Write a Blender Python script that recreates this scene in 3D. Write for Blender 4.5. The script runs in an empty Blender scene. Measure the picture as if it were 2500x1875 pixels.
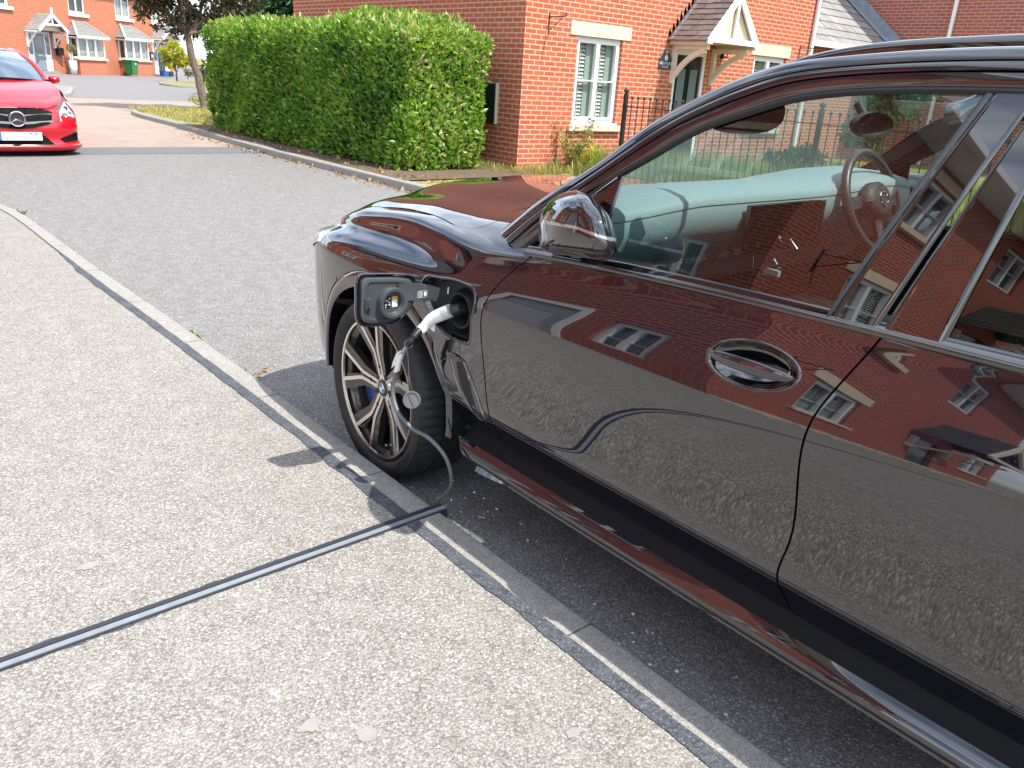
import bpy, math, random
import numpy as np
from mathutils import Vector, Matrix
sc = bpy.context.scene
C = sc.collection
R_ = math.radians
random.seed(7); rng = np.random.default_rng(7)

# ---------------------------------------------------------------- camera
F_PX, YAW, PITCH, ROLL, CAM_H = 1960.0, R_(41.15), R_(20.9), R_(3.76), 1.53
_f = np.array([math.sin(YAW)*math.cos(PITCH), math.cos(YAW)*math.cos(PITCH), -math.sin(PITCH)])
_r = np.array([math.cos(YAW), -math.sin(YAW), 0.0]); _u = np.cross(_r, _f)
_r2 = math.cos(ROLL)*_r + math.sin(ROLL)*_u
_u2 = -math.sin(ROLL)*_r + math.cos(ROLL)*_u
cam_d = bpy.data.cameras.new('camera'); cam = bpy.data.objects.new('camera', cam_d); C.objects.link(cam)
cam_d.sensor_width = 36.0; cam_d.lens = F_PX/2500*36.0; cam_d.clip_start = 0.05; cam_d.clip_end = 2000
M = Matrix(((_r2[0], _u2[0], -_f[0], 0), (_r2[1], _u2[1], -_f[1], 0), (_r2[2], _u2[2], -_f[2], CAM_H), (0, 0, 0, 1)))
cam.matrix_world = M
sc.camera = cam

# ---------------------------------------------------------------- sky, sun, exposure
SUN = Vector((0.14, -0.46, 0.82)).normalized()          # towards the sun
w = bpy.data.worlds.new('World'); sc.world = w; w.use_nodes = True
nt = w.node_tree; nt.nodes.clear()
sky = nt.nodes.new('ShaderNodeTexSky'); sky.sky_type = 'NISHITA'; sky.sun_disc = False
sky.sun_elevation = math.asin(SUN.z); sky.sun_rotation = math.atan2(SUN.x, SUN.y)
sky.air_density = 1.0; sky.dust_density = 0.8; sky.ozone_density = 1.2
tc = nt.nodes.new('ShaderNodeTexCoord')
mp = nt.nodes.new('ShaderNodeMapping'); mp.inputs['Scale'].default_value = (1.6, 1.6, 4.5)
nz = nt.nodes.new('ShaderNodeTexNoise'); nz.inputs['Scale'].default_value = 1.7; nz.inputs['Detail'].default_value = 5; nz.inputs['Roughness'].default_value = 0.5
rp = nt.nodes.new('ShaderNodeValToRGB'); rp.color_ramp.elements[0].position = 0.30; rp.color_ramp.elements[1].position = 0.72
mx = nt.nodes.new('ShaderNodeMixRGB'); mx.inputs['Color2'].default_value = (11.5, 12.3, 13.6, 1)
bg = nt.nodes.new('ShaderNodeBackground'); bg.inputs['Strength'].default_value = 0.14
wo = nt.nodes.new('ShaderNodeOutputWorld')
L = nt.links.new
L(tc.outputs['Generated'], mp.inputs['Vector']); L(mp.outputs['Vector'], nz.inputs['Vector'])
L(nz.outputs['Fac'], rp.inputs['Fac']); L(rp.outputs['Color'], mx.inputs['Fac'])
L(sky.outputs['Color'], mx.inputs['Color1']); L(mx.outputs['Color'], bg.inputs['Color']); L(bg.outputs['Background'], wo.inputs['Surface'])
sun_d = bpy.data.lights.new('sun', 'SUN'); sun_d.energy = 4.4; sun_d.angle = R_(0.53); sun_d.color = (1.0, 0.95, 0.87)
sun_o = bpy.data.objects.new('sun', sun_d); C.objects.link(sun_o)
sun_o.rotation_euler = SUN.to_track_quat('Z', 'Y').to_euler(); sun_o.location = (0, 0, 30)
sc.view_settings.view_transform = 'Standard'; sc.view_settings.look = 'None'; sc.view_settings.gamma = 1.0
sc.view_settings.exposure = 0.75
sc.view_settings.use_curve_mapping = False
sc.cycles.use_denoising = True
sc.cycles.max_bounces = 8; sc.cycles.transparent_max_bounces = 16; sc.cycles.glossy_bounces = 5
sc.cycles.caustics_reflective = False; sc.cycles.caustics_refractive = False; sc.cycles.sample_clamp_indirect = 6.0

# ---------------------------------------------------------------- helpers
OFF = {}
def link(o): C.objects.link(o); return o
def tag(o, label=None, cat=None, group=None, kind=None):
    if label: o['label'] = label
    if cat: o['category'] = cat
    if group: o['group'] = group
    if kind: o['kind'] = kind
    return o
def thing(name, label, cat, loc=(0, 0, 0), rz=0.0, group=None):
    o = bpy.data.objects.new(name, None); link(o); o.empty_display_size = 0.2
    o.location = loc; o.rotation_euler = (0, 0, rz); OFF[o.name] = np.array(loc, float)
    return tag(o, label, cat, group)
def adopt(o, parent, world=True):
    """parent o; world=True when its mesh is in world coordinates and the parent is not rotated"""
    o.parent = parent
    if world and parent.name in OFF and parent.type == 'EMPTY': o.location = tuple(-OFF[parent.name])
    return o
def copy_tree(o, parent=None):
    c = o.copy(); link(c); c.parent = parent
    if o.name in OFF: OFF[c.name] = OFF[o.name]
    for ch in list(o.children): copy_tree(ch, c)
    return c

class MB:
    def __init__(s): s.v = []; s.f = []; s.m = []; s.n = 0; s.tone = []
    def add(s, vs, fs, mi=0, tone=None):
        b = s.n; vs = [tuple(float(c) for c in q) for q in vs]
        s.v += vs; s.n += len(vs); s.f += [tuple(b+i for i in q) for q in fs]; s.m += [mi]*len(fs)
        s.tone += [0.5 if tone is None else tone]*len(vs)
        return b
    def box(s, lo, hi, mi=0):
        (x0, y0, z0), (x1, y1, z1) = lo, hi
        vs = [(x0,y0,z0),(x1,y0,z0),(x1,y1,z0),(x0,y1,z0),(x0,y0,z1),(x1,y0,z1),(x1,y1,z1),(x0,y1,z1)]
        s.add(vs, [(0,3,2,1),(4,5,6,7),(0,1,5,4),(1,2,6,5),(2,3,7,6),(3,0,4,7)], mi)
    def bar(s, a, b, wid, hgt, up=(0, 0, 1), mi=0):
        a, b = np.array(a, float), np.array(b, float); d = b-a; d /= np.linalg.norm(d)
        up = np.array(up, float); sd = np.cross(d, up); sd /= np.linalg.norm(sd); up = np.cross(sd, d)
        vs = [p + sd*i*wid/2 + up*j*hgt/2 for p in (a, b) for i, j in ((-1,-1),(1,-1),(1,1),(-1,1))]
        s.add(vs, [(0,1,2,3),(7,6,5,4),(0,4,5,1),(1,5,6,2),(2,6,7,3),(3,7,4,0)], mi)
    def grid(s, P, mi=0, cu=False, cv=False, flip=False):
        P = np.asarray(P, float); nu, nv = P.shape[:2]; fs = []
        for i in range(nu if cu else nu-1):
            for j in range(nv if cv else nv-1):
                q = (i*nv+j, ((i+1) % nu)*nv+j, ((i+1) % nu)*nv+(j+1) % nv, i*nv+(j+1) % nv)
                fs.append(q[::-1] if flip else q)
        return s.add(P.reshape(-1, 3), fs, mi)
    def tube(s, path, r, n=10, mi=0, caps=True, twist=None):
        path = np.asarray(path, float); N = len(path); r = np.broadcast_to(np.asarray(r, float), (N,))
        t = np.gradient(path, axis=0); t /= np.linalg.norm(t, axis=1)[:, None]+1e-12
        up = np.array([0, 0, 1.0]) if abs(t[0][2]) < .9 else np.array([1.0, 0, 0])
        a = np.cross(t[0], up); a /= np.linalg.norm(a); rows = []
        for i in range(N):
            a = a - t[i]*(a@t[i]); a /= np.linalg.norm(a)+1e-12; b = np.cross(t[i], a)
            th = np.arange(n)*2*np.pi/n
            rows.append(path[i]+r[i]*(np.cos(th)[:, None]*a+np.sin(th)[:, None]*b))
        base = s.grid(np.array(rows), mi, cv=True, flip=True)
        if caps:
            s.f += [tuple(base+i for i in range(n)), tuple(base+(N-1)*n+n-1-i for i in range(n))]; s.m += [mi, mi]
    def lathe(s, prof, n=32, c=(0, 0, 0), axis='z', mi=0, a0=0, a1=2*np.pi):
        prof = np.asarray(prof, float); full = abs(a1-a0-2*np.pi) < 1e-6
        th = a0+np.arange(n if full else n+1)*(a1-a0)/n
        r, h = prof[:, 0], prof[:, 1]
        X = np.cos(th)[:, None]*r; Y = np.sin(th)[:, None]*r; Z = np.broadcast_to(h, X.shape)
        P = np.stack({'z': (X, Y, Z), 'x': (Z, X, Y), 'y': (Y, Z, X)}[axis], -1)+np.array(c, float)
        s.grid(P, mi, cu=full)
    def prism(s, poly, ax, h0, h1, mi=0, caps=True):
        """poly: 2-D outline (counter-clockwise), extruded along axis ax from h0 to h1"""
        n = len(poly)
        def P(a, b, h): return {'x': (h, a, b), 'y': (b, h, a), 'z': (a, b, h)}[ax]
        vs = [P(a, b, h0) for a, b in poly]+[P(a, b, h1) for a, b in poly]
        fs = [(i, (i+1) % n, n+(i+1) % n, n+i) for i in range(n)]
        if caps: fs += [tuple(range(n-1, -1, -1)), tuple(range(n, 2*n))]
        s.add(vs, fs, mi)
    def build(s, name, mats, parent=None, smooth=False, uv=True, world=True, tone=False, angle=None, bevel=None):
        me = bpy.data.meshes.new(name); me.from_pydata(s.v, [], s.f)
        if not isinstance(mats, (list, tuple)): mats = [mats]
        for m in mats: me.materials.append(m)
        me.polygons.foreach_set('material_index', s.m)
        if smooth: me.polygons.foreach_set('use_smooth', [True]*len(s.f))
        me.update()
        if uv:
            nl = len(me.loops); vi = np.empty(nl, np.int32); me.loops.foreach_get('vertex_index', vi)
            co = np.array(s.v, dtype=np.float32).reshape(-1, 3)
            lt = np.empty(len(me.polygons), np.int32); me.polygons.foreach_get('loop_total', lt)
            nn = np.empty(len(me.polygons)*3, np.float32); me.polygons.foreach_get('normal', nn)
            nn = np.repeat(np.abs(nn.reshape(-1, 3)), lt, axis=0); p = co[vi]
            xz = np.stack([p[:, 0], p[:, 2]], -1); yz = np.stack([p[:, 1], p[:, 2]], -1); xy = p[:, :2]
            U = np.where((nn[:, 2] > .75)[:, None], xy, np.where((nn[:, 0] > nn[:, 1])[:, None], yz, xz))
            ul = me.uv_layers.new(name='UVMap'); ul.data.foreach_set('uv', U.astype(np.float32).ravel())
        if tone:
            a = me.color_attributes.new('tone', 'FLOAT_COLOR', 'POINT')
            t = np.array(s.tone, np.float32); a.data.foreach_set('color', np.stack([t, t, t, np.ones_like(t)], -1).ravel())
        if angle is not None:
            me.polygons.foreach_set('use_smooth', [True]*len(s.f)); me.set_sharp_from_angle(angle=R_(angle))
        o = bpy.data.objects.new(name, me); link(o)
        if bevel:
            b = o.modifiers.new('bevel', 'BEVEL'); b.width = bevel; b.segments = 2; b.limit_method = 'ANGLE'; b.angle_limit = R_(40); b.harden_normals = False
        if parent is not None: adopt(o, parent, world)
        return o

def spl(xs, ys, x):
    """natural cubic spline through (xs, ys), xs ascending"""
    xs = np.asarray(xs, float); ys = np.asarray(ys, float); n = len(xs)
    if n == 2: return np.interp(x, xs, ys)
    h = np.diff(xs); A = np.zeros((n, n)); b = np.zeros(n); A[0, 0] = A[-1, -1] = 1
    for i in range(1, n-1):
        A[i, i-1] = h[i-1]; A[i, i] = 2*(h[i-1]+h[i]); A[i, i+1] = h[i]
        b[i] = 6*((ys[i+1]-ys[i])/h[i]-(ys[i]-ys[i-1])/h[i-1])
    m = np.linalg.solve(A, b); x = np.asarray(x, float); k = np.clip(np.searchsorted(xs, x)-1, 0, n-2)
    t0 = xs[k+1]-x; t1 = x-xs[k]; hk = h[k]
    return m[k]*t0**3/(6*hk)+m[k+1]*t1**3/(6*hk)+(ys[k]/hk-m[k]*hk/6)*t0+(ys[k+1]/hk-m[k+1]*hk/6)*t1
def path3(pts, n):
    """smooth 3-D curve through pts, n samples"""
    p = np.asarray(pts, float); s = np.r_[0, np.cumsum(np.linalg.norm(np.diff(p, axis=0), axis=1))]
    u = np.linspace(0, s[-1], n); return np.stack([spl(s, p[:, i], u) for i in range(p.shape[1])], -1)
def resample(pts, n):
    p = np.asarray(pts, float); s = np.r_[0, np.cumsum(np.linalg.norm(np.diff(p, axis=0), axis=1))]
    u = np.linspace(0, s[-1], n); return np.stack([np.interp(u, s, p[:, i]) for i in range(p.shape[1])], -1)
def sstep(a, b, x): t = np.clip((np.asarray(x, float)-a)/(b-a), 0, 1); return t*t*(3-2*t)
def rrect(w, h, r, n=5, cx=0, cy=0):
    o = []
    for sx, sy, a in ((1, 1, 0), (-1, 1, 90), (-1, -1, 180), (1, -1, 270)):
        for i in range(n+1):
            t = R_(a+90*i/n); o.append((cx+sx*(w/2-r)+r*math.cos(t), cy+sy*(h/2-r)+r*math.sin(t)))
    return o
def text_mesh(body, size, extrude=0.0):
    """verts (x,y,z) and faces of a line of lettering, centred on the origin"""
    cu = bpy.data.curves.new('lettering', 'FONT'); cu.body = body; cu.size = size; cu.extrude = extrude
    cu.align_x = 'CENTER'; cu.align_y = 'CENTER'; o = bpy.data.objects.new('lettering', cu); link(o)
    dg = bpy.context.evaluated_depsgraph_get(); me = bpy.data.meshes.new_from_object(o.evaluated_get(dg))
    vs = np.array([tuple(v.co) for v in me.vertices]).reshape(-1, 3); fs = [tuple(p.vertices) for p in me.polygons]
    bpy.data.objects.remove(o); bpy.data.curves.remove(cu); bpy.data.meshes.remove(me)
    return vs, fs
# ---------------------------------------------------------------- materials
def newmat(name):
    m = bpy.data.materials.new(name); m.use_nodes = True; t = m.node_tree
    return m, t, t.nodes['Principled BSDF'], t.nodes['Material Output']
def N(t, kind, **kw):
    n = t.nodes.new(kind)
    for k, v in kw.items():
        if k in n.inputs: n.inputs[k].default_value = v
        else: setattr(n, k, v)
    return n
def rgb(c): return (c[0], c[1], c[2], 1.0)
def ramp(t, fac, stops):
    r = t.nodes.new('ShaderNodeValToRGB'); e = r.color_ramp.elements
    while len(e) < len(stops): e.new(0.5)
    for i, (p, c) in enumerate(stops): e[i].position = p; e[i].color = rgb(c)
    t.links.new(fac, r.inputs['Fac']); return r.outputs['Color']
def mix(t, fac, a, b, blend='MIX'):
    n = t.nodes.new('ShaderNodeMixRGB'); n.blend_type = blend
    for s, v in (('Fac', fac), ('Color1', a), ('Color2', b)):
        if hasattr(v, 'links') or hasattr(v, 'is_linked'): t.links.new(v, n.inputs[s])
        else: n.inputs[s].default_value = v if s == 'Fac' else rgb(v)
    return n.outputs['Color']
def coords(t, kind='Object', scale=(1, 1, 1)):
    c = t.nodes.new('ShaderNodeTexCoord'); m = t.nodes.new('ShaderNodeMapping'); m.inputs['Scale'].default_value = scale
    t.links.new(c.outputs[kind], m.inputs['Vector']); return m.outputs['Vector']
def noise(t, vec, scale, detail=3, rough=.55):
    n = N(t, 'ShaderNodeTexNoise', Scale=scale, Detail=detail, Roughness=rough); t.links.new(vec, n.inputs['Vector']); return n.outputs['Fac']
def voro(t, vec, scale, feature='F1', out='Color'):
    n = t.nodes.new('ShaderNodeTexVoronoi'); n.feature = feature; n.inputs['Scale'].default_value = scale
    t.links.new(vec, n.inputs['Vector']); return n.outputs[out]
def bump(t, b, h, strength=.3, dist=.01):
    n = N(t, 'ShaderNodeBump', Strength=strength, Distance=dist); t.links.new(h, n.inputs['Height']); t.links.new(n.outputs['Normal'], b.inputs['Normal'])
def simple(name, col, rough=.5, metal=0.0, spec=.5, var=0.0, scale=20, bmp=0.0, coat=0.0):
    m, t, b, o = newmat(name)
    b.inputs['Base Color'].default_value = rgb(col); b.inputs['Roughness'].default_value = rough
    b.inputs['Metallic'].default_value = metal; b.inputs['Specular IOR Level'].default_value = spec
    b.inputs['Coat Weight'].default_value = coat; b.inputs['Coat Roughness'].default_value = .02
    if var or bmp:
        f = noise(t, coords(t), scale, 5)
        if var:
            lo = [max(0, c*(1-var)) for c in col]; hi = [min(1, c*(1+var)) for c in col]
            t.links.new(ramp(t, f, [(.3, lo), (.7, hi)]), b.inputs['Base Color'])
        if bmp: bump(t, b, f, bmp, .004)
    return m
def brick(name, c1, c2, c3, mortar, stain=(.2, .1, .06), wd=.225, ht=.075, rough=.85, ms=.011):
    m, t, b, o = newmat(name)
    uv = t.nodes.new('ShaderNodeTexCoord').outputs['UV']
    # wobble the courses very slightly
    n = t.nodes.new('ShaderNodeTexBrick'); n.offset = .5
    n.inputs['Scale'].default_value = 1; n.inputs['Brick Width'].default_value = wd; n.inputs['Row Height'].default_value = ht
    n.inputs['Mortar Size'].default_value = ms; n.inputs['Mortar Smooth'].default_value = .25; n.inputs['Bias'].default_value = -.1
    n.inputs['Color1'].default_value = rgb(c1); n.inputs['Color2'].default_value = rgb(c2); n.inputs['Mortar'].default_value = rgb(mortar)
    t.links.new(uv, n.inputs['Vector'])
    # per-brick odd dark/purple bricks: snap the coordinates to bricks
    sx = t.nodes.new('ShaderNodeVectorMath'); sx.operation = 'MULTIPLY'; sx.inputs[1].default_value = (1/wd, 1/ht, 1); t.links.new(uv, sx.inputs[0])
    fl = t.nodes.new('ShaderNodeVectorMath'); fl.operation = 'FLOOR'; t.links.new(sx.outputs[0], fl.inputs[0])
    wn = t.nodes.new('ShaderNodeTexWhiteNoise'); t.links.new(fl.outputs[0], wn.inputs['Vector'])
    odd = ramp(t, wn.outputs['Value'], [(.84, (0, 0, 0)), (.93, (1, 1, 1))])
    inv = t.nodes.new('ShaderNodeMath'); inv.operation = 'SUBTRACT'; inv.inputs[0].default_value = 1; t.links.new(n.outputs['Fac'], inv.inputs[1])
    mm = t.nodes.new('ShaderNodeMath'); mm.operation = 'MULTIPLY'; t.links.new(odd, mm.inputs[0]); t.links.new(inv.outputs[0], mm.inputs[1])
    m2 = t.nodes.new('ShaderNodeMath'); m2.operation = 'MULTIPLY'; m2.inputs[1].default_value = .75; t.links.new(mm.outputs[0], m2.inputs[0])
    c = mix(t, m2.outputs[0], n.outputs['Color'], c3)
    f = noise(t, uv, 28, 6, .65); f2 = noise(t, uv, 1.3, 4)
    c = mix(t, ramp(t, f, [(.3, (0, 0, 0)), (.75, (.45, .45, .45))]), c, stain)
    c = mix(t, ramp(t, f2, [(.35, (0, 0, 0)), (.75, (.22, .22, .22))]), c, [min(1, q*1.5) for q in c1])
    t.links.new(c, b.inputs['Base Color']); b.inputs['Roughness'].default_value = rough; b.inputs['Specular IOR Level'].default_value = .25
    bm = t.nodes.new('ShaderNodeMath'); bm.operation = 'ADD'; t.links.new(inv.outputs[0], bm.inputs[0])
    f3 = t.nodes.new('ShaderNodeMath'); f3.operation = 'MULTIPLY'; f3.inputs[1].default_value = .35; t.links.new(f, f3.inputs[0]); t.links.new(f3.outputs[0], bm.inputs[1])
    bump(t, b, bm.outputs[0], .55, .008)
    return m
def leafmat(name, stops, rough=.38, spec=.4, trans=.3):
    m, t, b, o = newmat(name)
    a = t.nodes.new('ShaderNodeAttribute'); a.attribute_name = 'tone'
    c = ramp(t, a.outputs['Fac'], stops)
    t.links.new(c, b.inputs['Base Color']); b.inputs['Roughness'].default_value = rough; b.inputs['Specular IOR Level'].default_value = spec
    tr = t.nodes.new('ShaderNodeBsdfTranslucent'); t.links.new(mix(t, .5, c, (.35, .45, .03), 'MIX'), tr.inputs['Color'])
    ms = t.nodes.new('ShaderNodeMixShader'); ms.inputs['Fac'].default_value = trans
    t.links.new(b.outputs[0], ms.inputs[1]); t.links.new(tr.outputs[0], ms.inputs[2]); t.links.new(ms.outputs[0], o.inputs['Surface'])
    return m
def glass(name, tint, ior=1.5, boost=1.0, rough=0.0):
    """thin pane: tinted transmission plus mirror reflection by Fresnel"""
    m, t, b, o = newmat(name); t.nodes.remove(b)
    tr = t.nodes.new('ShaderNodeBsdfTransparent'); tr.inputs['Color'].default_value = rgb(tint)
    gl = t.nodes.new('ShaderNodeBsdfGlossy'); gl.inputs['Roughness'].default_value = rough; gl.inputs['Color'].default_value = (1, 1, 1, 1)
    # Fresnel by Schlick's formula, the same from both sides of the pane
    ge = t.nodes.new('ShaderNodeNewGeometry'); dt = t.nodes.new('ShaderNodeVectorMath'); dt.operation = 'DOT_PRODUCT'
    t.links.new(ge.outputs['Incoming'], dt.inputs[0]); t.links.new(ge.outputs['Normal'], dt.inputs[1])
    def mth(op, a, c, clamp=False):
        n = t.nodes.new('ShaderNodeMath'); n.operation = op; n.use_clamp = clamp
        for k, v in ((0, a), (1, c)):
            if v is None: continue
            if isinstance(v, (int, float)): n.inputs[k].default_value = v
            else: t.links.new(v, n.inputs[k])
        return n.outputs[0]
    f0 = ((ior-1)/(ior+1))**2
    om = mth('SUBTRACT', 1.0, mth('ABSOLUTE', dt.outputs['Value'], None), True)
    class _o: pass
    mu = _o(); mu.outputs = [mth('MULTIPLY', mth('ADD', mth('MULTIPLY', mth('POWER', om, 5.0), 1-f0), f0), boost, True)]
    ms = t.nodes.new('ShaderNodeMixShader'); t.links.new(mu.outputs[0], ms.inputs['Fac']); t.links.new(tr.outputs[0], ms.inputs[1]); t.links.new(gl.outputs[0], ms.inputs[2])
    t.links.new(ms.outputs[0], o.inputs['Surface']); return m
def paint(name, col, ior=1.5, coat=1.0, coat_ior=1.6, flake=None, metal=0.0):
    m, t, b, o = newmat(name)
    b.inputs['Base Color'].default_value = rgb(col); b.inputs['Roughness'].default_value = .03 if flake is None else .35; b.inputs['IOR'].default_value = ior
    b.inputs['Metallic'].default_value = metal
    b.inputs['Coat Weight'].default_value = coat; b.inputs['Coat IOR'].default_value = coat_ior; b.inputs['Coat Roughness'].default_value = 0.0
    return m
def ground_mat(name, base, dark, light, scale, white=.0, rough=.9, bmp=.5, patch=.12, big=1.0):
    m, t, b, o = newmat(name); v = coords(t)
    vc = t.nodes.new('ShaderNodeTexVoronoi'); vc.inputs['Scale'].default_value = scale; t.links.new(v, vc.inputs['Vector'])
    sep = t.nodes.new('ShaderNodeSeparateColor'); t.links.new(vc.outputs['Color'], sep.inputs['Color'])
    c = ramp(t, sep.outputs[0], [(0, dark), (.45, base), (.8, base), (1, light)])
    d = ramp(t, vc.outputs['Distance'], [(.35, (0, 0, 0)), (.75, (.55, .55, .55))]); c = mix(t, d, c, [q*.45 for q in dark])
    if white:
        v2 = t.nodes.new('ShaderNodeTexVoronoi'); v2.inputs['Scale'].default_value = scale*.42; t.links.new(v, v2.inputs['Vector'])
        s2 = t.nodes.new('ShaderNodeSeparateColor'); t.links.new(v2.outputs['Color'], s2.inputs['Color'])
        g = ramp(t, s2.outputs[1], [(1-white-.001, (0, 0, 0)), (1-white, (1, 1, 1))])
        g2 = ramp(t, v2.outputs['Distance'], [(.18, (1, 1, 1)), (.26, (0, 0, 0))])
        c = mix(t, mix(t, 1.0, g, g2, 'MULTIPLY'), c, light)
    f = noise(t, v, big, 5, .6); f2 = noise(t, v, big*9, 4, .6)
    c = mix(t, ramp(t, f, [(.3, (0, 0, 0)), (.72, (patch*2, patch*2, patch*2))]), c, [q*.6 for q in base])
    c = mix(t, ramp(t, f2, [(.42, (0, 0, 0)), (.75, (patch*2, patch*2, patch*2))]), c, [min(1, q*1.35) for q in light])
    t.links.new(c, b.inputs['Base Color']); b.inputs['Roughness'].default_value = rough; b.inputs['Specular IOR Level'].default_value = .3
    if bmp:
        s = t.nodes.new('ShaderNodeMath'); s.operation = 'SUBTRACT'; s.inputs[0].default_value = 1; t.links.new(vc.outputs['Distance'], s.inputs[1])
        bump(t, b, s.outputs[0], bmp, .004)
    return m

M_PAINT = paint('dark metallic paint', (.003, .0036, .009), 1.5, 1.0, 1.75)
M_BLACKG = paint('black gloss trim', (.003, .003, .0035), 1.5, 1.0, 1.8)
M_BLACKP = simple('black plastic', (.012, .013, .015), .42, bmp=.05, scale=400)
M_SILLP = simple('sill black plastic', (.006, .006, .007), .55, spec=.15)
M_DPLAST = simple('satin dark plastic', (.050, .056, .062), .30, spec=.7)
M_RUBBER = simple('tyre rubber', (.014, .014, .0145), .62, var=.25, scale=60)
M_SEAL = simple('rubber seal', (.006, .006, .006), .5)
M_CHROME = simple('polished metal', (.75, .75, .76), .08, 1.0)
M_MACH = simple('machined alloy', (.80, .74, .69), .27, 1.0, var=.06, scale=300)
M_RIMD = simple('dark rim paint', (.028, .023, .021), .2, .3, coat=.8)
M_BRAKE = simple('brake disc steel', (.16, .14, .12), .4, .85, var=.2, scale=50)
M_BLUE = simple('blue caliper', (.01, .03, .25), .3)
M_WHITEP = simple('white plastic', (.72, .73, .73), .35)
M_GREYC = simple('grey cable sheath', (.11, .125, .135), .45)
M_LGREY = simple('light grey cable sheath', (.30, .34, .36), .4)
M_CARGLASS = glass('tinted car glass', (.66, .80, .78), 1.75, 1.1)
M_PRIVACY = glass('privacy glass', (.16, .18, .18), 1.75, 1.1)
M_WSCREEN = glass('windscreen glass', (.80, .90, .88), 1.5, 1.0)
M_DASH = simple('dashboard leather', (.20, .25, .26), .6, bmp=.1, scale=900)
M_INT = simple('interior black', (.010, .010, .011), .6)
M_SEATL = simple('seat leather', (.035, .033, .032), .45)
M_LENS = glass('lamp lens', (.9, .9, .9), 1.5, 1.0)
M_LAMPIN = simple('lamp reflector', (.7, .72, .75), .15, .9)
M_MIRROR = simple('mirror glass', (.9, .9, .9), .0, 1.0)
M_BRICK = brick('orange red brick', (.50, .115, .062), (.40, .08, .046), (.30, .105, .09), (.62, .44, .29))
M_BRICKM = brick('deep red brick', (.40, .070, .038), (.32, .052, .032), (.24, .07, .06), (.46, .29, .20))
M_BRICKD = brick('dark red brick', (.38, .11, .085), (.31, .085, .065), (.22, .10, .09), (.50, .36, .29))
M_BRICKF = brick('bright red brick', (.49, .13, .062), (.41, .10, .05), (.36, .10, .06), (.52, .33, .22))
M_CREAM = simple('cream stone', (.68, .56, .40), .8, var=.06, scale=6, bmp=.05)
M_SILL = simple('weathered stone', (.55, .48, .38), .85, var=.25, scale=9)
M_UPVC = simple('white window frame', (.80, .81, .82), .35)
M_WTIMBER = simple('cream painted timber', (.74, .66, .54), .55, var=.05, scale=8)
M_WPANE = glass('window pane', (.75, .80, .78), 1.6, 1.3)
M_BLIND = simple('white shutter slats', (.72, .74, .71), .5)
M_ROOM = simple('dim room', (.05, .055, .055), .8)
M_LEAD = simple('grey lead flashing', (.24, .28, .33), .55, var=.2, scale=8)
M_BLACKD = simple('black door paint', (.012, .016, .018), .2, coat=.5)
M_GREYD = simple('grey door paint', (.20, .24, .28), .35)
M_IRON = simple('black painted iron', (.02, .018, .018), .4)
M_BARK = simple('tree bark', (.17, .13, .10), .9, var=.5, scale=18, bmp=.5)
# ---------------------------------------------------------------- ground, road, pavements
M_ROAD = ground_mat('road asphalt', (.222, .212, .208), (.125, .118, .116), (.46, .45, .44), 170, white=.03, patch=.05)
M_PAVE = ground_mat('exposed aggregate pavement', (.300, .282, .255), (.165, .15, .135), (.50, .485, .455), 165, white=.014, patch=.045, bmp=.6)
M_KERB = ground_mat('concrete kerb', (.325, .312, .285), (.23, .22, .20), (.46, .45, .42), 260, white=.01, patch=.08, bmp=.35, big=3.0)
M_TAR = ground_mat('bitumen joint', (.085, .095, .11), (.04, .045, .055), (.16, .175, .20), 150, patch=.1, bmp=.6)
M_SOIL = ground_mat('soil', (.14, .10, .065), (.06, .04, .03), (.26, .2, .13), 60)
M_PAVER = brick('block paving', (.34, .265, .22), (.28, .21, .175), (.26, .18, .15), (.20, .165, .14), (.30, .245, .20), wd=.21, ht=.105)
M_GRASSB = ground_mat('dry turf', (.24, .21, .07), (.10, .11, .03), (.42, .36, .16), 45, patch=.25, big=.6)
def struct(o): o['kind'] = 'structure'; return o
def flat(name, poly, z, mat, tri=None):
    b = MB(); b.add([(x, y, z) for x, y in poly], [tuple(range(len(poly)))]); return struct(b.build(name, mat))
b = MB(); b.add([(-400, -200, -.05), (400, -200, -.05), (400, 600, -.05), (-400, 600, -.05)], [(0, 1, 2, 3)]); struct(b.build('ground', M_GRASSB))
flat('road', [(-60, -30), (60, -30), (60, 120), (-60, 120)], 0, M_ROAD)
KX = [(-25, 1.45), (.6, 1.45), (3.4, 1.445), (4.5, 1.43), (5.5, 1.405), (7.3, 1.38), (8.6, 1.35), (9.2, 1.26), (9.6, 1.08), (9.9, .75), (10.05, .3), (10.1, -.5), (10.1, -40)]
kp = np.array([(x, y) for y, x in KX[:-3]]); kp = np.concatenate([kp[:2], path3(np.c_[kp[1:], 0*kp[1:, 0]], 60)[1:, :2], [(-.5, 10.1), (-40, 10.1)]])
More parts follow.
